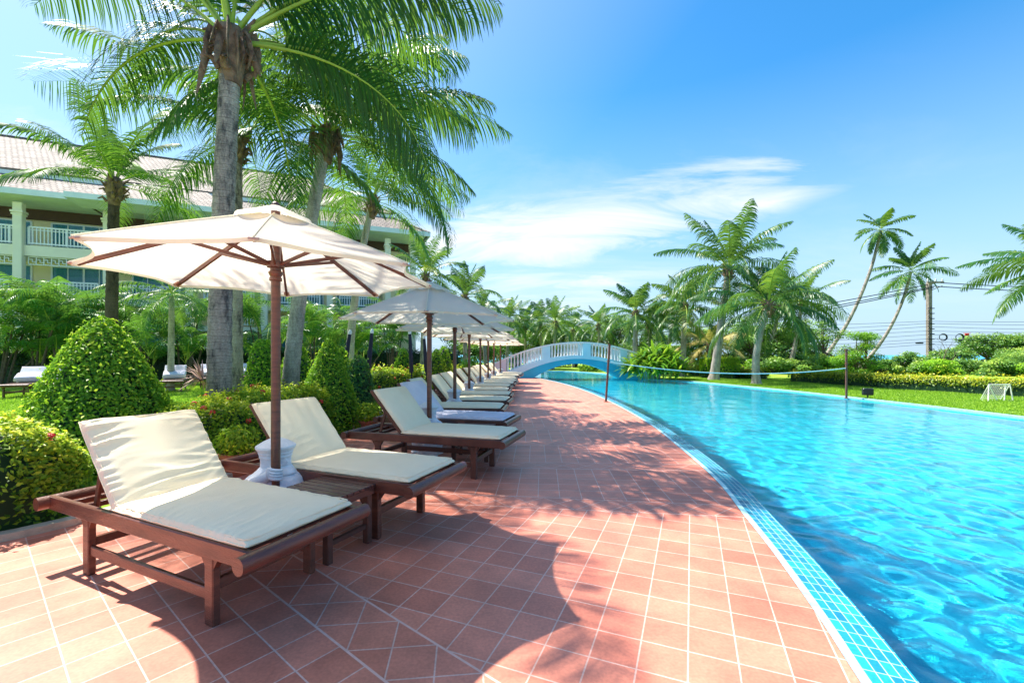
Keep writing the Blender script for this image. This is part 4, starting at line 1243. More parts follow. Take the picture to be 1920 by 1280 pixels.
fp(1478, (1503, 570), 33.0, .17, 20, 3.1, 37, 'palm leaning right behind the bent trunk palm', mat='trunk', bow=(.1, 0, 0))
fp(1425, (1463, 575), 35.0, .17, 18, 3.0, 38, 'thin leaning palm between the two lawn palms', mat='trunk', bow=(.1, 0, 0))
fp(1245, (1262, 600), 37.0, .15, 16, 2.6, 39, 'thin tilted palm far behind the yellowing palm', mat='trunk')
fp(1532, (1652, 432), 46, .185, 18, 3.0, 40, 'tall leaning palm left of the utility pole, highest crown', mat='trunk', bow=(1.1, 0, .0), elev=(1.4, -.9), leaf=.8, lw=.16, boots=False, nl=26, bend=(.6, 1.2))
fp(1612, (1708, 510), 44, .165, 19, 3.5, 41, 'second leaning palm beside the utility pole, lower crown', mat='trunk', bow=(.9, 0, .0), elev=(1.4, -.9), leaf=.85, lw=.16, boots=False, nl=26, bend=(.5, 1.1))
fp(2010, (2003, 505), 21.0, .22, 24, 3.9, 42, 'palm at the right edge, only its fronds in view', elev=(1.3, -.5), nl=50, leaf=.8, lw=.08, segs=3, fr=[(R(178), .25, .7, 4.0), (R(190), .65, .9, 3.9), (R(170), -.12, .5, 3.7), (R(200), .9, 1.0, 3.7)], bend=(.6, 1.2))
BGP = [((797, 520), 27, 3.1), ((872, 560), 30, 3.2), ((905, 590), 36, 2.8), ((955, 600), 42, 2.8), ((985, 612), 46, 2.8), ((1012, 606), 44, 2.8), ((1042, 607), 41, 3.2), ((1075, 622), 48, 2.7), ((1122, 612), 44, 3.1), ((1150, 625), 50, 2.6)]
LB = ['bright palm rising above the second parasol', 'palm with drooping fronds right of the second parasol top', 'dark palm above the far parasols', 'leftmost palm of the bank behind the bridge', 'small palm low in the bank behind the bridge',
      'palm above the left part of the bridge', 'full round palm above the bridge crest', 'shadowed palm just right of the full round one', 'neat palm above the right half of the bridge', 'last palm of the bank towards the lawn']
for k, ((px, py), Y, L) in enumerate(BGP):
    fp(px + (k % 3 - 1) * 6, (px, py), Y, .16, 22, L, 50 + k, LB[k], mat='trunk', elev=(1.45, -.55), tonek=(.1, 0, -.1)[k % 3], nl=32)


# ---------------------------------------------------------------- areca clumps before the hotel
def areca(p, h, seed, label, n=9, L=2.5, tk=0.0):
    root = empty('areca_palm', p, 0, label, 'palm clump', 'areca palm clumps along the hotel'); rg = random.Random(seed)
    VV = []
    mb = MB(); tops = []
    for k in range(n):
        a = rg.uniform(0, 6.28); r = rg.uniform(.1, .45); hh = h * rg.uniform(.18, .66); q = Vector((math.cos(a) * r, math.sin(a) * r, 0)); tp = Vector((math.cos(a) * r * 3.0, math.sin(a) * r * 2.2, hh))
        mb.tube([q, q.lerp(tp, .5) - Vector((0, 0, 0)) + Vector((0, 0, hh * .08)), tp], [.05, .042, .03], 7); tops.append((tp, a))
    mb.build('stem', 'bark', root, smooth=True)
    rng = np.random.default_rng(seed); V_ = []; F_ = []; T_ = []; M_ = []; off = 0
    for (tp, a) in tops:
        for j in range(5):
            az = a + rng.normal(0, 1.5); V, Fq, T, Mi = frond_arrays(tuple(tp), az, rng.uniform(.85, 1.5), rng.uniform(1.2, 2.3), L * rng.uniform(.8, 1.25), rng, 24, .60, rng.normal(0, .3), .7, .06, .03, segs=3, start=.18, vee=.7)
            V_.append(V); F_.append(Fq + off); T_.append(np.clip(T + rng.normal(tk, .12), 0, 1)); M_.append(Mi); off += len(V)
    np_mesh('crown', np.concatenate(V_), np.concatenate(F_), np.concatenate(T_), ('areca_leaf', 'petiole'), np.concatenate(M_), parent=root)


AR = [(-12, 19, 4.7, 'areca clump cut by the left edge'), (60, 19.5, 5.0, 'leafy areca clump under the left balcony'), (128, 20, 5.3, 'bushy areca clump left of the dark trunk'), (262, 21, 4.6, 'areca clump right of the dark trunk'),
      (345, 22, 5.0, 'shaded areca clump left of the thick palm trunk'), (500, 24, 5.0, 'areca clump showing left of the nearest parasol pole'), (590, 25, 5.1, 'areca clump behind the pale leaning trunk'), (668, 26, 5.0, 'areca clump behind the slim palm trunk'), (735, 28, 5.0, 'areca clump at the hotel end above the flowering hedge')]
for k, (px, Y, h, lb) in enumerate(AR):
    q = at(px, 700, Y); areca((q.x, q.y, 0), h, 70 + k, lb, n=9 if k < 6 else 8, tk=.1 if k in (1, 2) else 0)
# dark hedge at the hotel foot
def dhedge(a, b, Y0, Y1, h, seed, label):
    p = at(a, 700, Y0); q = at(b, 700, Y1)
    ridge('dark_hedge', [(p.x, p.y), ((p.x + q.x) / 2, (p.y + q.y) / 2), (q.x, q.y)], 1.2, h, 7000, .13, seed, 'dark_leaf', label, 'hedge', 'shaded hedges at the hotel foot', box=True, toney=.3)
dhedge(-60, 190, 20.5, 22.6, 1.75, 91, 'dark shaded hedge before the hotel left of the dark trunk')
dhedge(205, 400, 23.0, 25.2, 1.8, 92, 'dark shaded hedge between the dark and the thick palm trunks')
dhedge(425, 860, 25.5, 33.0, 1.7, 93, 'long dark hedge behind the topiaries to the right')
# ---------------------------------------------------------------- hotel
u = Vector((.925, .38, 0)).normalized(); H0 = Vector((-27.3, 26.0, 0))
hotel = empty('hotel_building', H0, math.atan2(u.y, u.x), 'long cream hotel with tiled roof, columns and balconies behind the palms', 'building')
# local frame: x along the front, y away from the pool
def HB(name, mat, boxes, parent=hotel, bev=0.0):
    mb = MB()
    for c, d in boxes: mb.box(c, d, bev=bev)
    return mb.build(name, mat, parent)


X0, X1 = -14.0, 21.2
E1 = 10.75
HB('wall', 'wall_yellow', [(((X0 + X1) / 2, 2.6, 5.3), (X1 - X0, .3, 10.6)), ((X1 - .15, 6.6, 5.3), (.3, 7.7, 10.6)), ((X1 - 1.2, 1.6, 4.1), (2.0, 1.7, 8.2))])
HB('floor_slab', 'wall_cream', [(((X0 + X1) / 2, 1.35, 7.55), (X1 - X0, 2.2, .62)), (((X0 + X1) / 2, 1.55, 4.75), (X1 - X0, 1.8, .45)), (((X0 + X1) / 2, 1.9, 3.2), (X1 - X0, 1.1, .35))])
colx = [-10.2, -5.9, -1.6, 2.5, 6.7, 11.0, 15.2, 19.3, 21.2]
for x in colx:
    c = HB('column', 'wall_cream', [((x, .25, 5.15), (.42, .42, 10.3))], bev=.03)
    HB('capital', 'wall_cream', [((x, .25, 9.75), (.56, .56, .12)), ((x, .25, 9.60), (.50, .50, .08))], c)
mb = MB(); mb.box(((X0 + X1) / 2, 1.2, 10.55), (X1 - X0 + 1.6, 4.2, .10)); mb.build('soffit', 'mint_trim', hotel)
HB('lintel_beam', 'soffit_brown', [(((X0 + X1) / 2, 2.30, 10.18), (X1 - X0, .25, .62))])
for k in range(len(colx) - 1):
    xa, xb = colx[k] + .34, colx[k + 1] - .34; w_ = xb - xa
    if w_ < 2: continue
    xm = (xa + xb) / 2
    for z0, z1, yy_ in ((7.9, 9.75, 2.42), (5.05, 7.0, 2.42), (.15, 2.75, 2.40)):
        wn = HB('window', 'white_paint', [((xm, yy_, z1), (w_ * .92, .07, .08)), ((xm, yy_, z0), (w_ * .92, .07, .08)), ((xm - w_ * .46, yy_, (z0 + z1) / 2), (.09, .075, z1 - z0)), ((xm + w_ * .46, yy_, (z0 + z1) / 2), (.09, .075, z1 - z0)), ((xm, yy_, (z0 + z1) / 2), (.10, .075, z1 - z0)),
                                             ((xm - w_ * .23, yy_, (z0 + z1) / 2), (.05, .06, z1 - z0)), ((xm + w_ * .23, yy_, (z0 + z1) / 2), (.05, .06, z1 - z0))])
        HB('pane', 'glass_blue', [((xm, yy_ + .0, (z0 + z1) / 2), (w_ * .90, .012, z1 - z0 - .06))], wn)
        mb = MB(); nn = 60; ws = w_ * .9
        vs = [(xm - ws / 2 + ws * i / nn, yy_ + .045 + .012 * math.sin(i * 2.1), z) for i in range(nn + 1) for z in (z0, z1)]
        mb.add(vs, [(2 * i, 2 * i + 2, 2 * i + 3, 2 * i + 1) for i in range(nn)]); mb.build('curtain', 'curtain', wn)
    # balcony rails
    for z0, hh, yy_, wr_ in ((7.86, 1.12, .45, w_), (4.98, .85, .75, w_ * .8), (3.38, .62, 1.42, w_ * .72)):
        mb = MB()
        mb.bar((xm - wr_ / 2, yy_, z0 + hh), (xm + wr_ / 2, yy_, z0 + hh), .10, .09); mb.bar((xm - wr_ / 2, yy_, z0 + .16), (xm + wr_ / 2, yy_, z0 + .16), .07, .08)
        mb.bar((xm - wr_ / 2, yy_, z0 + hh - .16), (xm + wr_ / 2, yy_, z0 + hh - .16), .05, .05)
        nb = int(wr_ / .17)
        for i in range(nb + 1):
            x = xm - wr_ / 2 + wr_ * i / nb; big = i % max(1, nb // 2) == 0
            mb.box((x, yy_, z0 + hh / 2 + .04), (.11 if big else .05, .06 if not big else .09, hh - .10))
        mb.build('balcony_rail', 'white_paint', hotel)
    # lattice frieze below the top floor
    mb = MB(); zf = 6.98
    mb.bar((xa, .40, zf + .22), (xb, .40, zf + .22), .05, .05); mb.bar((xa, .40, zf - .22), (xb, .40, zf - .22), .05, .05)
    nq = int(w_ / .34)
    for i in range(nq + 1):
        x = xa + w_ * i / nq; mb.box((x, .40, zf), (.035, .04, .42))
        if i < nq:
            xc = x + w_ / nq / 2; mb.bar((x, .40, zf + .08), (xc, .40, zf + .08), .03, .035); mb.bar((xc, .40, zf - .08), (x + w_ / nq, .40, zf - .08), .03, .035); mb.box((xc, .40, zf), (.03, .035, .18))
    mb.build('lattice_frieze', 'white_paint', hotel)


def roofpoly(name, polys, th=.16):
    """tilted tile sheets with thickness; uv follows the slope"""
    root_o = None; vs = []; fs = []; uvs = []
    me_v = []; me_f = []; uvd = []
    for P in polys:
        P = [Vector(p) for p in P]; nn_ = (P[1] - P[0]).cross(P[2] - P[0]).normalized()
        if nn_.z < 0: P = P[::-1]; nn_ = -nn_
        hx = Vector((0, 0, 1)).cross(nn_).normalized(); hy = nn_.cross(hx)
        k = len(me_v); me_v += [tuple(p) for p in P] + [tuple(p - nn_ * th) for p in P]; n = len(P)
        me_f.append(tuple(range(k, k + n))); uvd.append([(p.dot(hx), p.dot(hy)) for p in P])
        me_f.append(tuple(range(k + 2 * n - 1, k + n - 1, -1))); uvd.append([(0, 0)] * n)
        for i in range(n): j = (i + 1) % n; me_f.append((k + i, k + n + i, k + n + j, k + j)); uvd.append([(0, 0), (0, .1), (.3, .1), (.3, 0)])
    me = bpy.data.meshes.new(name); me.from_pydata(me_v, [], me_f); uvl = me.uv_layers.new(name='UVMap'); li = 0
    for p, q in zip(me.polygons, uvd):
        for a, b in zip(p.loop_indices, q): uvl.data[a].uv = b
    me.materials.append(MATS['roof_tile']); o = bpy.data.objects.new(name, me); col.objects.link(o); o.parent = hotel
    return o


EV = -.85; EX = X1 + 1.1
RZ = 16.6; RY = 8.2
def rp(t, x): return (x, EV + (RY - EV) * t, E1 + (RZ - E1) * t)
# lower tier and upper tier with a small step between, hipped at the right end
T1_ = .30
XL = X0 - 4
def hipx(t): return EX - (RY - EV) * t
roofpoly('lower_roof', [[rp(0, XL), rp(0, EX), rp(T1_, hipx(T1_)), rp(T1_, XL)], [rp(0, EX), (EX, 2 * RY - EV, E1), (hipx(T1_), 2 * RY - EV - (RY - EV) * T1_, rp(T1_, 0)[2]), rp(T1_, hipx(T1_))]])
up_ = .38
def rp2(t, x): p = rp(t, x); return (p[0], p[1], p[2] + up_)
s_ = T1_ - .03
roofpoly('upper_roof', [[rp2(s_, XL), rp2(s_, hipx(s_) ), rp2(1, hipx(1)), rp2(1, XL)], [rp2(s_, hipx(s_)), (hipx(s_), 2 * RY - EV - (RY - EV) * s_, rp2(s_, 0)[2]), rp2(1, hipx(1))]])
HB('fascia', 'mint_trim', [(((XL + EX) / 2, EV - .03, E1 - .09), (EX - XL + .1, .06, .34)), ((EX + .03, RY, E1 - .09), (.06, 2 * (RY - EV), .34))])
q0 = rp2(s_, 0); HB('roof_step', 'mint_trim', [(((XL + hipx(s_)) / 2, q0[1] + .06, q0[2] - .30), (hipx(s_) - XL, .08, .34))])
mb = MB(); mb.tube([rp2(1.0, XL), rp2(1.0, hipx(1))], .13, 8); mb.tube([rp2(1.0, hipx(1)), rp2(s_, hipx(s_))], .12, 8); mb.tube([rp(T1_, hipx(T1_)), rp(0, EX)], .12, 8); mb.build('ridge_tiles', 'roof_tile', hotel, uvf=lambda c, n: (c.x, c.z))
# projecting bay roof over columns two to four, with its own hip
bx0, bx1, by = 1.5, 9.6, -2.2
roofpoly('bay_roof', [[(bx0, by, E1 - .2), (bx1, by, E1 - .2), (bx1 - 2.6, by + 4.4, E1 + 2.2), (bx0 + 2.6, by + 4.4, E1 + 2.2)], [(bx0, by, E1 - .2), (bx0 + 2.6, by + 4.4, E1 + 2.2), (bx0, 2.2, E1 - .2)], [(bx1, by, E1 - .2), (bx1, 2.2, E1 - .2), (bx1 - 2.6, by + 4.4, E1 + 2.2)]])
HB('bay_fascia', 'mint_trim', [(((bx0 + bx1) / 2, by - .03, E1 - .34), (bx1 - bx0 + .1, .06, .32)), ((bx0 - .03, by + 1.0, E1 - .34), (.06, 2.0, .32)), ((bx1 + .03, by + 1.0, E1 - .34), (.06, 2.0, .32)), (((bx0 + bx1) / 2, by + 1.0, E1 - .47), (bx1 - bx0 - .02, 1.98, .06))])

# ---------------------------------------------------------------- arched bridge over the pool
BY = 26.2; BD = 2.2
br_ = empty('arched_footbridge', (0, BY, 0), 0, 'arched pale blue footbridge with white balusters across the far end of the pool', 'bridge')
XM = 4.0; XA, XB = -1.35, 8.9
def top_z(x): return 2.18 - .050 * (x - XM) ** 2 - (.004 * (x - XM) ** 2 if x > XM else 0)
def mid_z(x): return top_z(x) - (.82 + .012 * abs(x - XM))
def sof_z(x): return max(-.35, 1.02 - .098 * (x - XM) ** 2) if True else 0
XS = [XA + (XB - XA) * i / 60 for i in range(61)]


def slab(x0, x1, zlo, zhi, y0, y1, mat, name, parent, n=40, xs=None):
    mb = MB(); X_ = [x0 + (x1 - x0) * i / n for i in range(n + 1)]; vs = []; fs = []
    for x in X_: vs += [(x, y0, zlo(x)), (x, y0, zhi(x)), (x, y1, zlo(x)), (x, y1, zhi(x))]
    for i in range(n):
        a = 4 * i; b = a + 4
        fs += [(a, b, b + 1, a + 1), (a + 2, a + 3, b + 3, b + 2), (a + 1, b + 1, b + 3, a + 3), (a, a + 2, b + 2, b)]
    fs += [(0, 1, 3, 2), (4 * n, 4 * n + 2, 4 * n + 3, 4 * n + 1)]
    mb.add(vs, fs); return mb.build(name, mat, parent, smooth=True)


lowz = lambda x: max(-.3, min(1.16 - .072 * (x - XM) ** 2, mid_z(x) - .12))
for side, y0 in ((0, 0.0), (1, BD - .22)):
    sp = slab(-.2, XB, lowz, mid_z, y0, y0 + .22, 'bridge_blue', 'side_wall', br_)
    slab(XA, -.2, lambda x: -.3, mid_z, y0, y0 + .22, 'bridge_pink_lit', 'end_wall', br_, 6)
    slab(XA, XB, lambda x: top_z(x) - .09, top_z, y0 - .035, y0 + .255, 'white_paint', 'handrail', br_)
    groups = [(-.35, 1.86), (2.30, 4.25), (4.72, 6.50), (6.92, 8.1)]
    edges_ = [(XA, -.35), (1.86, 2.30), (4.25, 4.72), (6.50, 6.92), (8.1, XB)]
    for k, (a, b) in enumerate(edges_): slab(a, b, mid_z, lambda x: top_z(x) - .09, y0 + .01, y0 + .21, 'bridge_pink_lit' if k == 0 else 'bridge_blue', 'pier', br_, 4)
    for (a, b) in groups:
        n = int(round((b - a) / .205)); mb = MB()
        for i in range(n):
            x = a + (b - a) * (i + .5) / n; z0 = mid_z(x); z1 = top_z(x) - .09; h_ = z1 - z0
            mb.lathe([(.05, 0), (.05, .06), (.036, .09), (.055, h_ * .3), (.05, h_ * .45), (.034, h_ * .7), (.05, h_ - .08), (.055, h_ + .01)], 8, c=(x, y0 + .11, z0))
        mb.build('baluster_row', 'white_paint', br_, smooth=True)
slab(XA, XB, lambda x: lowz(x) + .02 if lowz(x) > 0 else -.28, lambda x: mid_z(x) - .05, .22, BD - .22, 'concrete', 'walkway', br_)
# deep arch beam under the deck, set back, in a deeper cyan than the side walls
slab(.0, 8.45, lambda x: max(-.9, .86 - .125 * (x - 3.9) ** 2), lambda x: lowz(x) + .015, .07, BD - .07, 'bridge_cyan', 'arch', br_, 60)

# ---------------------------------------------------------------- big leafed clump right of the bridge
def clump(p, r, h, n, seed, mat, label, name='shell_ginger', cat='plant', L=1.15, wd=.17, sp=.9):
    root = empty(name, p, 0, label, cat); rng = np.random.default_rng(seed)
    VV = []; FF = []; TT = []; off = 0
    for k in range(n):
        a = rng.uniform(0, 2 * PI); rr = r * math.sqrt(rng.uniform(0, 1)); hh = h * (1 - .55 * (rr / r) ** 2) * rng.uniform(.45, 1.0)
        q = np.array([rr * math.cos(a), rr * math.sin(a), hh]); az = a + rng.normal(0, .9); e = rng.uniform(.2, 1.3); LL = L * rng.uniform(.6, 1.1); d = np.array([math.cos(az) * math.cos(e), math.sin(az) * math.cos(e), math.sin(e)])
        s = np.cross(d, [0, 0, 1.0]); s /= np.linalg.norm(s); pr = [.25, 1, .95, .6, .05]; pt_ = q - d * LL * .35; cur = d.copy()
        for i in range(5):
            w2 = wd * pr[i] * .5; VV += [pt_ - s * w2, pt_ + s * w2]
            cur = cur - np.array([0, 0, .28]); cur /= np.linalg.norm(cur); pt_ = pt_ + cur * LL / 4
        FF += [(off + 2 * i, off + 2 * i + 1, off + 2 * i + 3, off + 2 * i + 2) for i in range(4)]; TT += [np.clip(rng.normal(.48, .2), 0, 1)] * 10; off += 10
    np_mesh('foliage', np.array(VV), np.array(FF), np.array(TT), (mat,), parent=root)
    mb = MB()
    for k in range(24):
        a = k * 2.4; rr = r * .8 * math.sqrt((k + .5) / 24); mb.tube([(rr * .7 * math.cos(a), rr * .7 * math.sin(a), 0), (rr * math.cos(a), rr * math.sin(a), h * .75 * (1 - .5 * (rr / r) ** 2))], .025, 6)
    mb.build('stem', 'petiole', root)
    return root


q = gp(1228, 712); clump((q.x + .2, q.y + .6, 0), 1.75, 2.0, 620, 5, 'heliconia_leaf', 'big bright clump of broad leaves at the right end of the bridge')
q = gp(1130, 700); clump((q.x - .2, q.y + 4.0, 0), .9, .8, 120, 6, 'heliconia_leaf', 'low leafy tuft seen under the bridge arch', L=.8)
q = at(905, 690, 25.5); clump((q.x - .6, q.y, 0), .7, 1.5, 170, 7, 'bright_leaf', 'bright green plant behind the far parasol poles', L=.9, wd=.10)
q = at(935, 690, 29); clump((q.x, q.y, 0), .6, 1.5, 130, 8, 'palm_dry', 'dull purplish plant beside the left end of the bridge', L=.8, wd=.08)

# ---------------------------------------------------------------- hedges and clipped blocks on the right lawn
def hp(px, py): p = gp(px, py); return (p.x, p.y)
ridge('clipped_hedge', [(21.5, 6.5), (18.6, 11.5), (16.95, 15.2), (15.9, 18.6), (14.75, 23.0)], .95, .56, 17000, .085, 61, 'hedge_leaf', 'long low clipped hedge with yellow top along the pool lawn', 'hedge', 'clipped lawn hedges', box=True, toney=.45, wob=.03, tips=.25)
ridge('clipped_hedge', [(14.3, 24.6), (13.4, 27.0), (12.4, 30.4)], .9, .56, 5000, .10, 62, 'hedge_leaf', 'short low hedge between bent palm and clipped block', 'hedge', 'clipped lawn hedges', box=True, toney=.45, wob=.03, tips=.25)
ridge('clipped_hedge', [(10.6, 31.5), (11.7, 31.0)], .9, .56, 2500, .10, 63, 'hedge_leaf', 'low hedge left of the clipped blocks', 'hedge', 'clipped lawn hedges', box=True, toney=.45, tips=.25)
for k, (px, Y, lb) in enumerate([(1331, 27.0, 'clipped green block behind the tallest lawn palm trunk, left one'), (1366, 25.8, 'clipped green block right of the tallest lawn palm trunk')]):
    q = at(px, 690, Y); ridge('hedge_block', [(q.x - .55, q.y), (q.x + .55, q.y)], 1.1, 1.22, 3600, .09, 64 + k, 'topiary_leaf', lb, 'hedge', 'clipped hedge blocks', box=True, toney=.5, wob=.02, tips=.15)


def broadleaf(p, h, r, seed, label, mat='tree_leaf', n=5200, size=.16, layers=None, trunks=2, name='seaside_tree', lean=0.0, zlo=.25, dense=1.0, sq=.32):
    """tapered limbs ending in flattened leaf clumps with gaps between"""
    root = empty(name, p, 0, label, 'tree'); rng = np.random.default_rng(seed); rnd = random.Random(seed)
    ncl = layers or 16; C = []
    mb = MB()
    for k in range(ncl):
        a = rnd.uniform(0, 6.28); rr = r * math.sqrt(rnd.uniform(.02, 1)); zt = h * rnd.uniform(zlo, .95); rr *= (1 - .45 * max(0, zt / h - .55) / .45)
        C.append((rr * math.cos(a), rr * math.sin(a) * .8, zt, r * rnd.uniform(.26, .46)))
    for t in range(trunks):
        b0 = Vector((rnd.uniform(-.2, .2) * trunks, 0, 0)); fk = Vector((b0.x * 2 + lean * h * .3, rnd.uniform(-.2, .2), h * .35))
        mb.tube([b0, b0.lerp(fk, .5) + Vector((.06, 0, 0)), fk], [.05 * h ** .5 + .03, .04 * h ** .5 + .02, .03 * h ** .5 + .015], 8)
        for c in C[t::trunks]: mid = fk.lerp(Vector(c[:3]), .55) + Vector((rnd.uniform(-.15, .15), 0, rnd.uniform(-.1, .2))); mb.tube([fk, mid, Vector(c[:3])], [.035 * h ** .5, .022 * h ** .5, .008], 6)
    mb.build('trunk', 'bark', root, smooth=True)
    w_ = np.array([c[3] ** 2 for c in C]); ci = rng.choice(len(C), n, p=w_ / w_.sum()); CC = np.array(C)[ci]
    D = nrm(rng.normal(0, 1, (n, 3))); rad = CC[:, 3] * (rng.uniform(0, 1, n) ** .45) * rng.uniform(.8, 1.1, n)
    P = CC[:, :3] + D * rad[:, None] * np.array([1.15, 1.0, sq]); P[:, 2] += .08 * CC[:, 3] * (1 - (rad / CC[:, 3]) ** 2); P[:, 2] = np.maximum(P[:, 2], .08)
    N = D * .5 + np.array([0, 0, .8])
    V, Fq = leaves(P, N, size, rng, aspect=.6, spread=.8)
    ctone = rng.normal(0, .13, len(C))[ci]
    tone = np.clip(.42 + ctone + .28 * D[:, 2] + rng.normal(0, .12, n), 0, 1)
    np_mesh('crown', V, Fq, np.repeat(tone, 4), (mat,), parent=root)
    return root


def bt(px, Y, h, r, seed, label, **k):
    if seed < 120: k = dict(dict(zlo=.10, sq=.5), **k); k['layers'] = int(k.get('layers', 16) * 1.3); k['n'] = int(k.get('n', 5200) * 1.35)
    q = at(px, 700, Y); return broadleaf((q.x, q.y, 0), h, r, seed, label, **k)
bt(1612, 29.5, 2.9, 1.55, 101, 'small bright lime green tree beside the leaning palms', mat='bright_leaf', n=9000, size=.085, layers=22, sq=.5)
bt(1700, 33, 1.75, 1.5, 102, 'low layered shrub just left of the utility pole', n=3200)
bt(1790, 34, 1.8, 1.7, 103, 'low layered shrub right of the utility pole', n=3400)
bt(1848, 36, 3.1, 2.2, 104, 'layered seaside tree with flat top branches right of the pole', n=5200, layers=20)
bt(1925, 34, 3.0, 2.2, 105, 'leafy seaside tree at the right edge', n=5600, layers=20)
bt(1890, 31, 1.6, 1.9, 106, 'grey green bushy shrub above the hedge near the goal', n=5200, size=.10, sq=.6, layers=14)
bt(1300, 38, 3.6, 2.4, 107, 'dark leafy tree between the left lawn palms', n=5200, layers=22)
bt(1372, 38, 4.6, 2.6, 108, 'leafy tree behind the tallest lawn palm', n=6400, layers=24)
bt(1425, 36, 4.1, 2.4, 109, 'leafy tree behind the bent palm trunk', n=6400, layers=24)
bt(1478, 37, 4.0, 2.3, 110, 'layered tree between the two leaning thin trunks', n=6200, layers=24)
bt(1530, 39, 4.6, 2.3, 111, 'layered tree by the street lamp with open top', n=5400, layers=24)
bt(1250, 41, 3.2, 2.2, 112, 'leafy shrub tree right of the bridge clump', n=4800, layers=18)
bt(1205, 46, 5.0, 3.0, 113, 'feathery grey green tree behind the bridge end', n=6400, layers=26, size=.13)
bt(1155, 48, 5.6, 3.2, 114, 'feathery grey green tree behind the right half of the bridge', n=7000, layers=26, size=.13)
bt(1440, 50, 3.5, 4.0, 118, 'far bushy tree seen between lawn palm trunks', n=4000, layers=18)
bt(1560, 48, 2.6, 3.4, 119, 'far low bush behind the leaning palm foot', n=3200, layers=16)
# bank of dark shrubs behind the bridge
for k, (px, Y, h, r) in enumerate([(880, 40, 4.2, 2.6), (930, 50, 5.2, 3.2), (975, 52, 5.4, 3.4), (1025, 52, 5.2, 3.4), (1075, 53, 5.0, 3.4), (1120, 54, 5.0, 3.4)]):
    bt(px, Y, h, r, 120 + k, ('dark shrub tree behind the far parasols', 'dark shrub tree at the left of the bank behind the bridge', 'dark shrub tree behind the left of the bridge', 'dark shrub tree behind the bridge crest on the left', 'dark shrub tree behind the bridge crest on the right', 'dark shrub tree behind the right of the bridge')[k],
       mat='tree_leaf', n=8500, layers=26, size=.20, sq=.6, zlo=.08)
# bare branched tree right of the utility pole
q = at(1775, 703, 31); root = empty('bare_tree', (q.x, q.y, 0), 0, 'bare branching tree right of the utility pole', 'tree'); rnd = random.Random(4); mb = MB()
def br(p, d, L, r, k):
    e = p + d * L; mb.tube([p, p.lerp(e, .5) + Vector((rnd.uniform(-.04, .04), 0, 0)), e], [r, r * .8, r * .55], 6, caps=False)
    if k: 
        for s in (-1, 1): dd = (d + Vector((s * rnd.uniform(.35, .7), rnd.uniform(-.2, .2), rnd.uniform(0, .2)))).normalized(); br(e, dd, L * rnd.uniform(.6, .9), r * .55, k - 1)
br(Vector((0, 0, 0)), Vector((-.25, 0, 1)).normalized(), .9, .07, 4); br(Vector((.1, 0, 0)), Vector((.2, 0, 1)).normalized(), .8, .05, 3); mb.build('branches', 'bark', root, smooth=True)

# ---------------------------------------------------------------- utility pole, cables, lamp
PY = 36.0; pb = at(1742, 700, PY); pb.z = 0
pole_h = at(1740, 530, PY).z
root = empty('utility_pole', pb, 0, 'weathered concrete utility pole behind the low hedge carrying cables', 'utility pole')
mb = MB(); mb.box((0, 0, pole_h / 2), (.30, .30, pole_h), bev=.03); po = mb.build('post', 'concrete', root)
mb = MB(); mb.bar((-.35, -.2, pole_h), (1.0, -.2, pole_h), .12, .14); mb.bar((.9, -.2, pole_h - .28), (.05, -.2, pole_h - .62), .05, .05); mb.build('crossarm', 'concrete', root)
mb = MB()
for x in (-.3, .35, .9): mb.lathe([(.05, .07), (.08, .12), (.05, .18), (.07, .22), (.02, .3)], 10, c=(x, -.2, pole_h))
mb.build('insulator', 'street_grey', root, smooth=True)
mb = MB()
for k in range(9): mb.box((.0, -.2, 5.2 - k * .42), (.48, .06, .07)); mb.tube([(-.2, -.24, 5.2 - k * .42), (-.32, -.3, 5.0 - k * .42), (-.2, -.24, 4.8 - k * .42)], .025, 6)
mb.build('cable_clamp', 'cable', root)


def cable(a, b, sag, r, label, parent_n=22):
    a = Vector(a); b = Vector(b); root = None
    pts = [a.lerp(b, i / parent_n) - Vector((0, 0, sag * 4 * (i / parent_n) * (1 - i / parent_n))) for i in range(parent_n + 1)]
    mb = MB(); mb.tube([p - a for p in pts], r, 6); o = mb.build('overhead_cable', 'cable', smooth=True); o.location = a
    tag(o, label, 'cable', 'overhead cables on the utility pole')
    return o


tp = Vector((pb.x, PY - .2, 0))
for k, dz in enumerate((-.02, -.32, -.42)):
    a = tp + Vector((.2 + .3 * (k == 0), 0, pole_h + dz))
    cable(a, at(1180, 622 + k * 8, 42), .35, .035, ('topmost', 'second', 'third')[k] + ' thick cable running left from the pole crossarm')
    if k < 2: cable(a, at(2100, 541 + k * 8, 34), .12, .035, ('topmost', 'second')[k] + ' thick cable running right from the pole crossarm')
LOW = [(602, 612, 600), (606, 624, 607), (612, 633, 617), (620, 637, 622), (627, 648, 630), (635, 652, 636), (640, 664, 643), (645, 670, 648)]
NM = ['first', 'second', 'third', 'fourth', 'fifth', 'sixth', 'seventh', 'eighth']
for k, (yp, yl, yr) in enumerate(LOW):
    a = at(1741, yp, PY - .25)
    cable(a, at(1240, yl + (k % 3) * 2, 40), .15, .014, '%s thin cable from the top of the lower bundle, left of the pole' % NM[k])
    cable(a, at(2080, yr, 34), .10, .014, '%s thin cable from the top of the lower bundle, right of the pole' % NM[k])
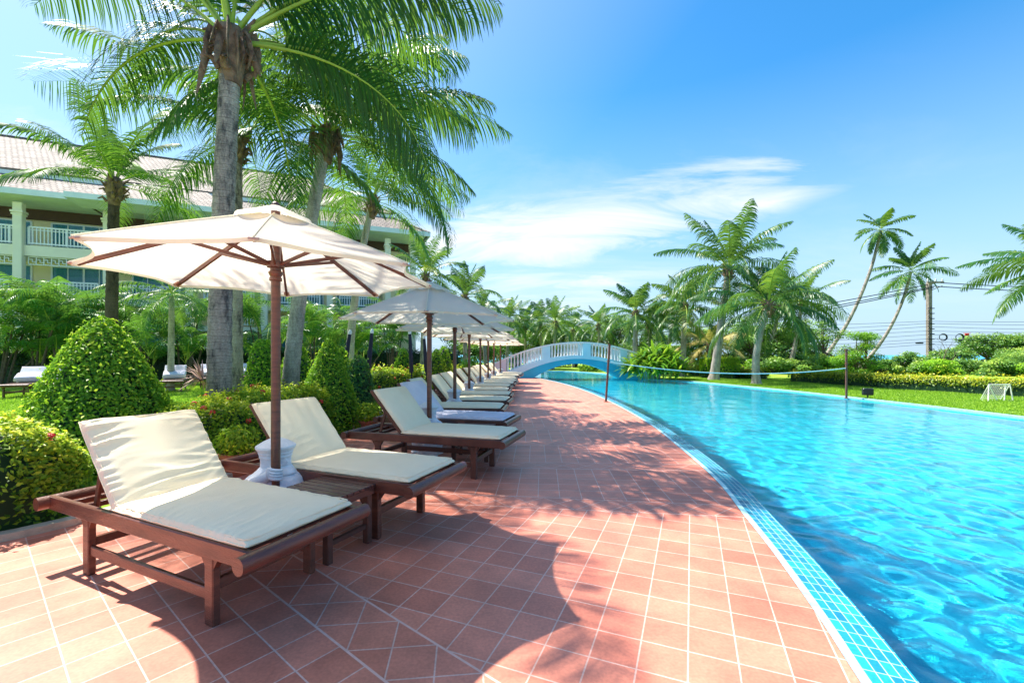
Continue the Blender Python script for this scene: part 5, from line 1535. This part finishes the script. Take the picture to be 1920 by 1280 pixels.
for k, (px, lb) in enumerate([(1769, 'dark round coil of cable nearer the utility pole'), (1800, 'dark round coil of cable farther right of the utility pole')]):
    c = at(px, 632, PY - .6); mb = MB()
    for q_ in range(3): mb.tube([Vector((math.cos(t * PI / 12) * (.33 - .02 * q_), q_ * .03, math.sin(t * PI / 12) * (.28 - .02 * q_))) for t in range(25)], .022, 6, caps=False)
    o = mb.build('cable_coil', 'cable', smooth=True); o.location = c; tag(o, lb, 'cable coil', 'cable coils on the overhead lines')
c = at(1813, 627, PY - .6); mb = MB(); mb.box((0, 0, 0), (.28, .12, .16), bev=.02); mb.tube([(-.3, 0, .1), (.3, 0, .1)], .02, 6); o = mb.build('splice_box', 'flower_red', smooth=True); o.location = c; tag(o, 'small red box hanging on the cables right of the coils', 'splice box')
c = at(1724, 643, PY - .6); mb = MB(); mb.tube([(-.32, 0, 0), (-.26, 0, 0), (.26, 0, 0), (.32, 0, 0)], [.03, .065, .065, .03], 8); o = mb.build('splice_sleeve', 'cable', smooth=True); o.location = c; tag(o, 'dark sleeve on a cable just left of the utility pole', 'cable sleeve')
# street lamp
lb_ = at(1511, 700, 40); lb_.z = 0; lh = at(1511, 597, 40).z
root = empty('street_lamp', lb_, 0, 'thin grey street lamp with curved arm among the trees', 'street lamp')
mb = MB(); mb.tube([(0, 0, 0), (0, 0, lh - .5)], [.10, .07], 10); mb.tube([(0, 0, lh - .52), (-.02, 0, lh - .25), (-.12, 0, lh - .06), (-.35, 0, lh)], [.06, .05, .045, .04], 8); mb.build('post', 'street_grey', root, smooth=True)
mb = MB(); mb.lathe([(.02, .06), (.14, .02), (.16, -.03), (.02, -.05)], 12, c=(-.5, 0, lh - .0), sxy=(1.6, .8)); mb.build('lamp_head', 'street_grey', root, smooth=True)

# ---------------------------------------------------------------- net posts with rolled tape, goal
NPg = 'rusty posts of the pool volleyball net'
n1_ = gp(1136, 753); n2_ = gp(1587, 747)
def netpost(b, t, label):
    root = empty('net_post', b, 0, label, 'post', NPg); v = t - b
    mb = MB(); mb.tube([(0, 0, 0), v], .032, 12); mb.build('tube', 'rusty_metal', root, smooth=True)
    mb = MB(); mb.lathe([(.001, 0), (.07, 0), (.07, .015), (.035, .02)], 14); mb.tube([v * .98, v * 1.01], .045, 12); mb.tube([v * .70, v * .72], .045, 12); mb.tube([v * .90 - Vector((.0, .05, 0)), v * .90 + Vector((.0, .06, 0))], .018, 8)
    mb.build('fitting', 'rusty_metal', root, smooth=True); return root
t1_ = at(1143, 646, n1_.y); t2_ = at(1587, 655, n2_.y)
netpost(n1_, t1_, 'rusty post on the deck edge at the near side of the pool'); netpost(n2_, t2_, 'rusty post at the far pool edge')
a = n1_.lerp(t1_, .70); b = n2_.lerp(t2_, .62)
mb = MB(); N_ = 40; pts = [a.lerp(b, i / N_) - Vector((0, 0, .62 * (i / N_) * (1 - i / N_) * 1.9 if False else 0)) for i in range(N_ + 1)]
pts = [at(x, y, 0.001 + a.y + (b.y - a.y) * k) for k, (x, y) in enumerate([(0, 0)])] if False else pts
pts = [p - Vector((0, 0, .26 * 4 * (i / N_) * (1 - i / N_))) for i, p in enumerate(pts)]
mb.tube([p - a for p in pts], [.012 if i in (0, 1, N_) else .013 for i in range(N_ + 1)], 8)
o = mb.build('net_tape', 'tape', smooth=True); o.location = a; tag(o, 'pale blue rolled net tape sagging over the pool between two posts', 'net tape')
# small goal
g0 = gp(1853, 752); root = empty('play_goal', g0, R(6), 'small white goal with net standing on the grass by the hedge', 'goal')
W2, D2, H2 = .85, .28, .50
mb = MB(); mb.tube([(0, 0, 0), (0.02, 0, H2), (W2 - .1, 0, H2), (W2, 0, 0)], .017, 8); mb.tube([(0, 0, 0), (.1, D2, .0), (W2 - .05, D2, 0), (W2, 0, 0)], .014, 8); mb.tube([(.02, 0, H2), (.3, .0, .0)], .016, 8); mb.tube([(W2 - .25, 0, H2), (W2 - .3, 0, .0)], .016, 8); mb.tube([(.02, 0, H2), (.1, D2, 0)], .012, 8); mb.tube([(W2 - .1, 0, H2), (W2 - .05, D2, 0)], .012, 8)
mb.build('goal_frame', 'goal_white', root, smooth=True)
mb = MB()
for i in range(12):
    t = i / 11; mb.tube([(.02 + (W2 - .12) * t, .0, H2), (.1 + (W2 - .15) * t, D2, 0)], .004, 4)
for j in range(1, 8):
    t = j / 8; mb.tube([(.02 + .08 * t, D2 * t, H2 * (1 - t)), (W2 - .1 + .05 * t, D2 * t, H2 * (1 - t))], .004, 4)
mb.build('goal_net', 'goal_white', root)

# ---------------------------------------------------------------- grass
rng = np.random.default_rng(77)
def grass(n, xr, yr, seed, hgt, test):
    rng = np.random.default_rng(seed); x = rng.uniform(*xr, n); y = rng.uniform(*yr, n); k = test(x, y); x = x[k]; y = y[k]; m = len(x)
    a = rng.uniform(0, 2 * PI, m); h = hgt * rng.uniform(.5, 1.3, m) * (1 + .3 * np.sin(x * 2.1) * np.sin(y * 1.7)); w2 = .006 + .0006 * y; lx = rng.normal(0, .4, m) * h; ly = rng.normal(0, .4, m) * h
    c, s = np.cos(a) * w2, np.sin(a) * w2; z = np.full(m, -.006)
    V = np.stack([np.stack([x - c, y - s, z], 1), np.stack([x + c, y + s, z], 1), np.stack([x + lx, y + ly, h], 1)], 1).reshape(-1, 3)
    return V, np.arange(m * 3).reshape(-1, 3), np.repeat(np.clip(rng.normal(.55, .22, m), 0, 1), 3)
fx = np.array([[p.x, p.y] for p in FAR])[::-1]
tst = lambda x, y: (x > np.interp(y, fx[:, 1], fx[:, 0]) + .12) & (x / y < 1.25)
Vg, Fg, Tg = grass(150000, (7.5, 19), (8.5, 26), 5, .045, tst)
o = np_mesh('lawn_grass', Vg, Fg, Tg, ('grass_blade',), tri=True); tag(o, 'short bright grass of the lawn beyond the pool', 'grass', kind='stuff')
cb = np.array([[p.x, p.y] for p in CURB])
tst2 = lambda x, y: (x < np.interp(y, cb[:, 1], cb[:, 0]) - 1.0) & (np.abs(x / y) < 1.25)
Vg, Fg, Tg = grass(110000, (-20, -3.4), (6.5, 20), 6, .05, tst2)
o = np_mesh('garden_grass', Vg, Fg, Tg, ('grass_blade',), tri=True); tag(o, 'short bright grass of the lawn before the hotel', 'grass', kind='stuff')
# low seaside shrubs that close the view behind the hedge
rnd = random.Random(9)
SH = [(1215, 34), (1262, 33), (1318, 34), (1400, 33), (1452, 31), (1500, 31), (1560, 32), (1655, 31), (1722, 30), (1762, 29), (1822, 30), (1872, 28), (1935, 27)]
SL = ['behind the leafy bridge clump', 'behind the yellowing palm trunk', 'left of the clipped blocks', 'right of the clipped blocks', 'behind the bent palm trunk', 'between bent palm and street lamp', 'right of the street lamp', 'right of the lime green tree',
      'just left of the utility pole foot', 'just right of the utility pole foot', 'under the flat topped tree', 'behind the small goal', 'at the right edge behind the hedge']
for k, ((px, Y), s) in enumerate(zip(SH, SL)):
    bt(px, Y + 1.5, rnd.uniform(.75, 1.05), rnd.uniform(1.2, 1.7), 200 + k, 'low round seaside shrub ' + s, n=3600, layers=12, size=.15, sq=.7, zlo=.05, name='seaside_shrub', trunks=3, mat='tree_leaf' if k % 3 else 'topiary_leaf')
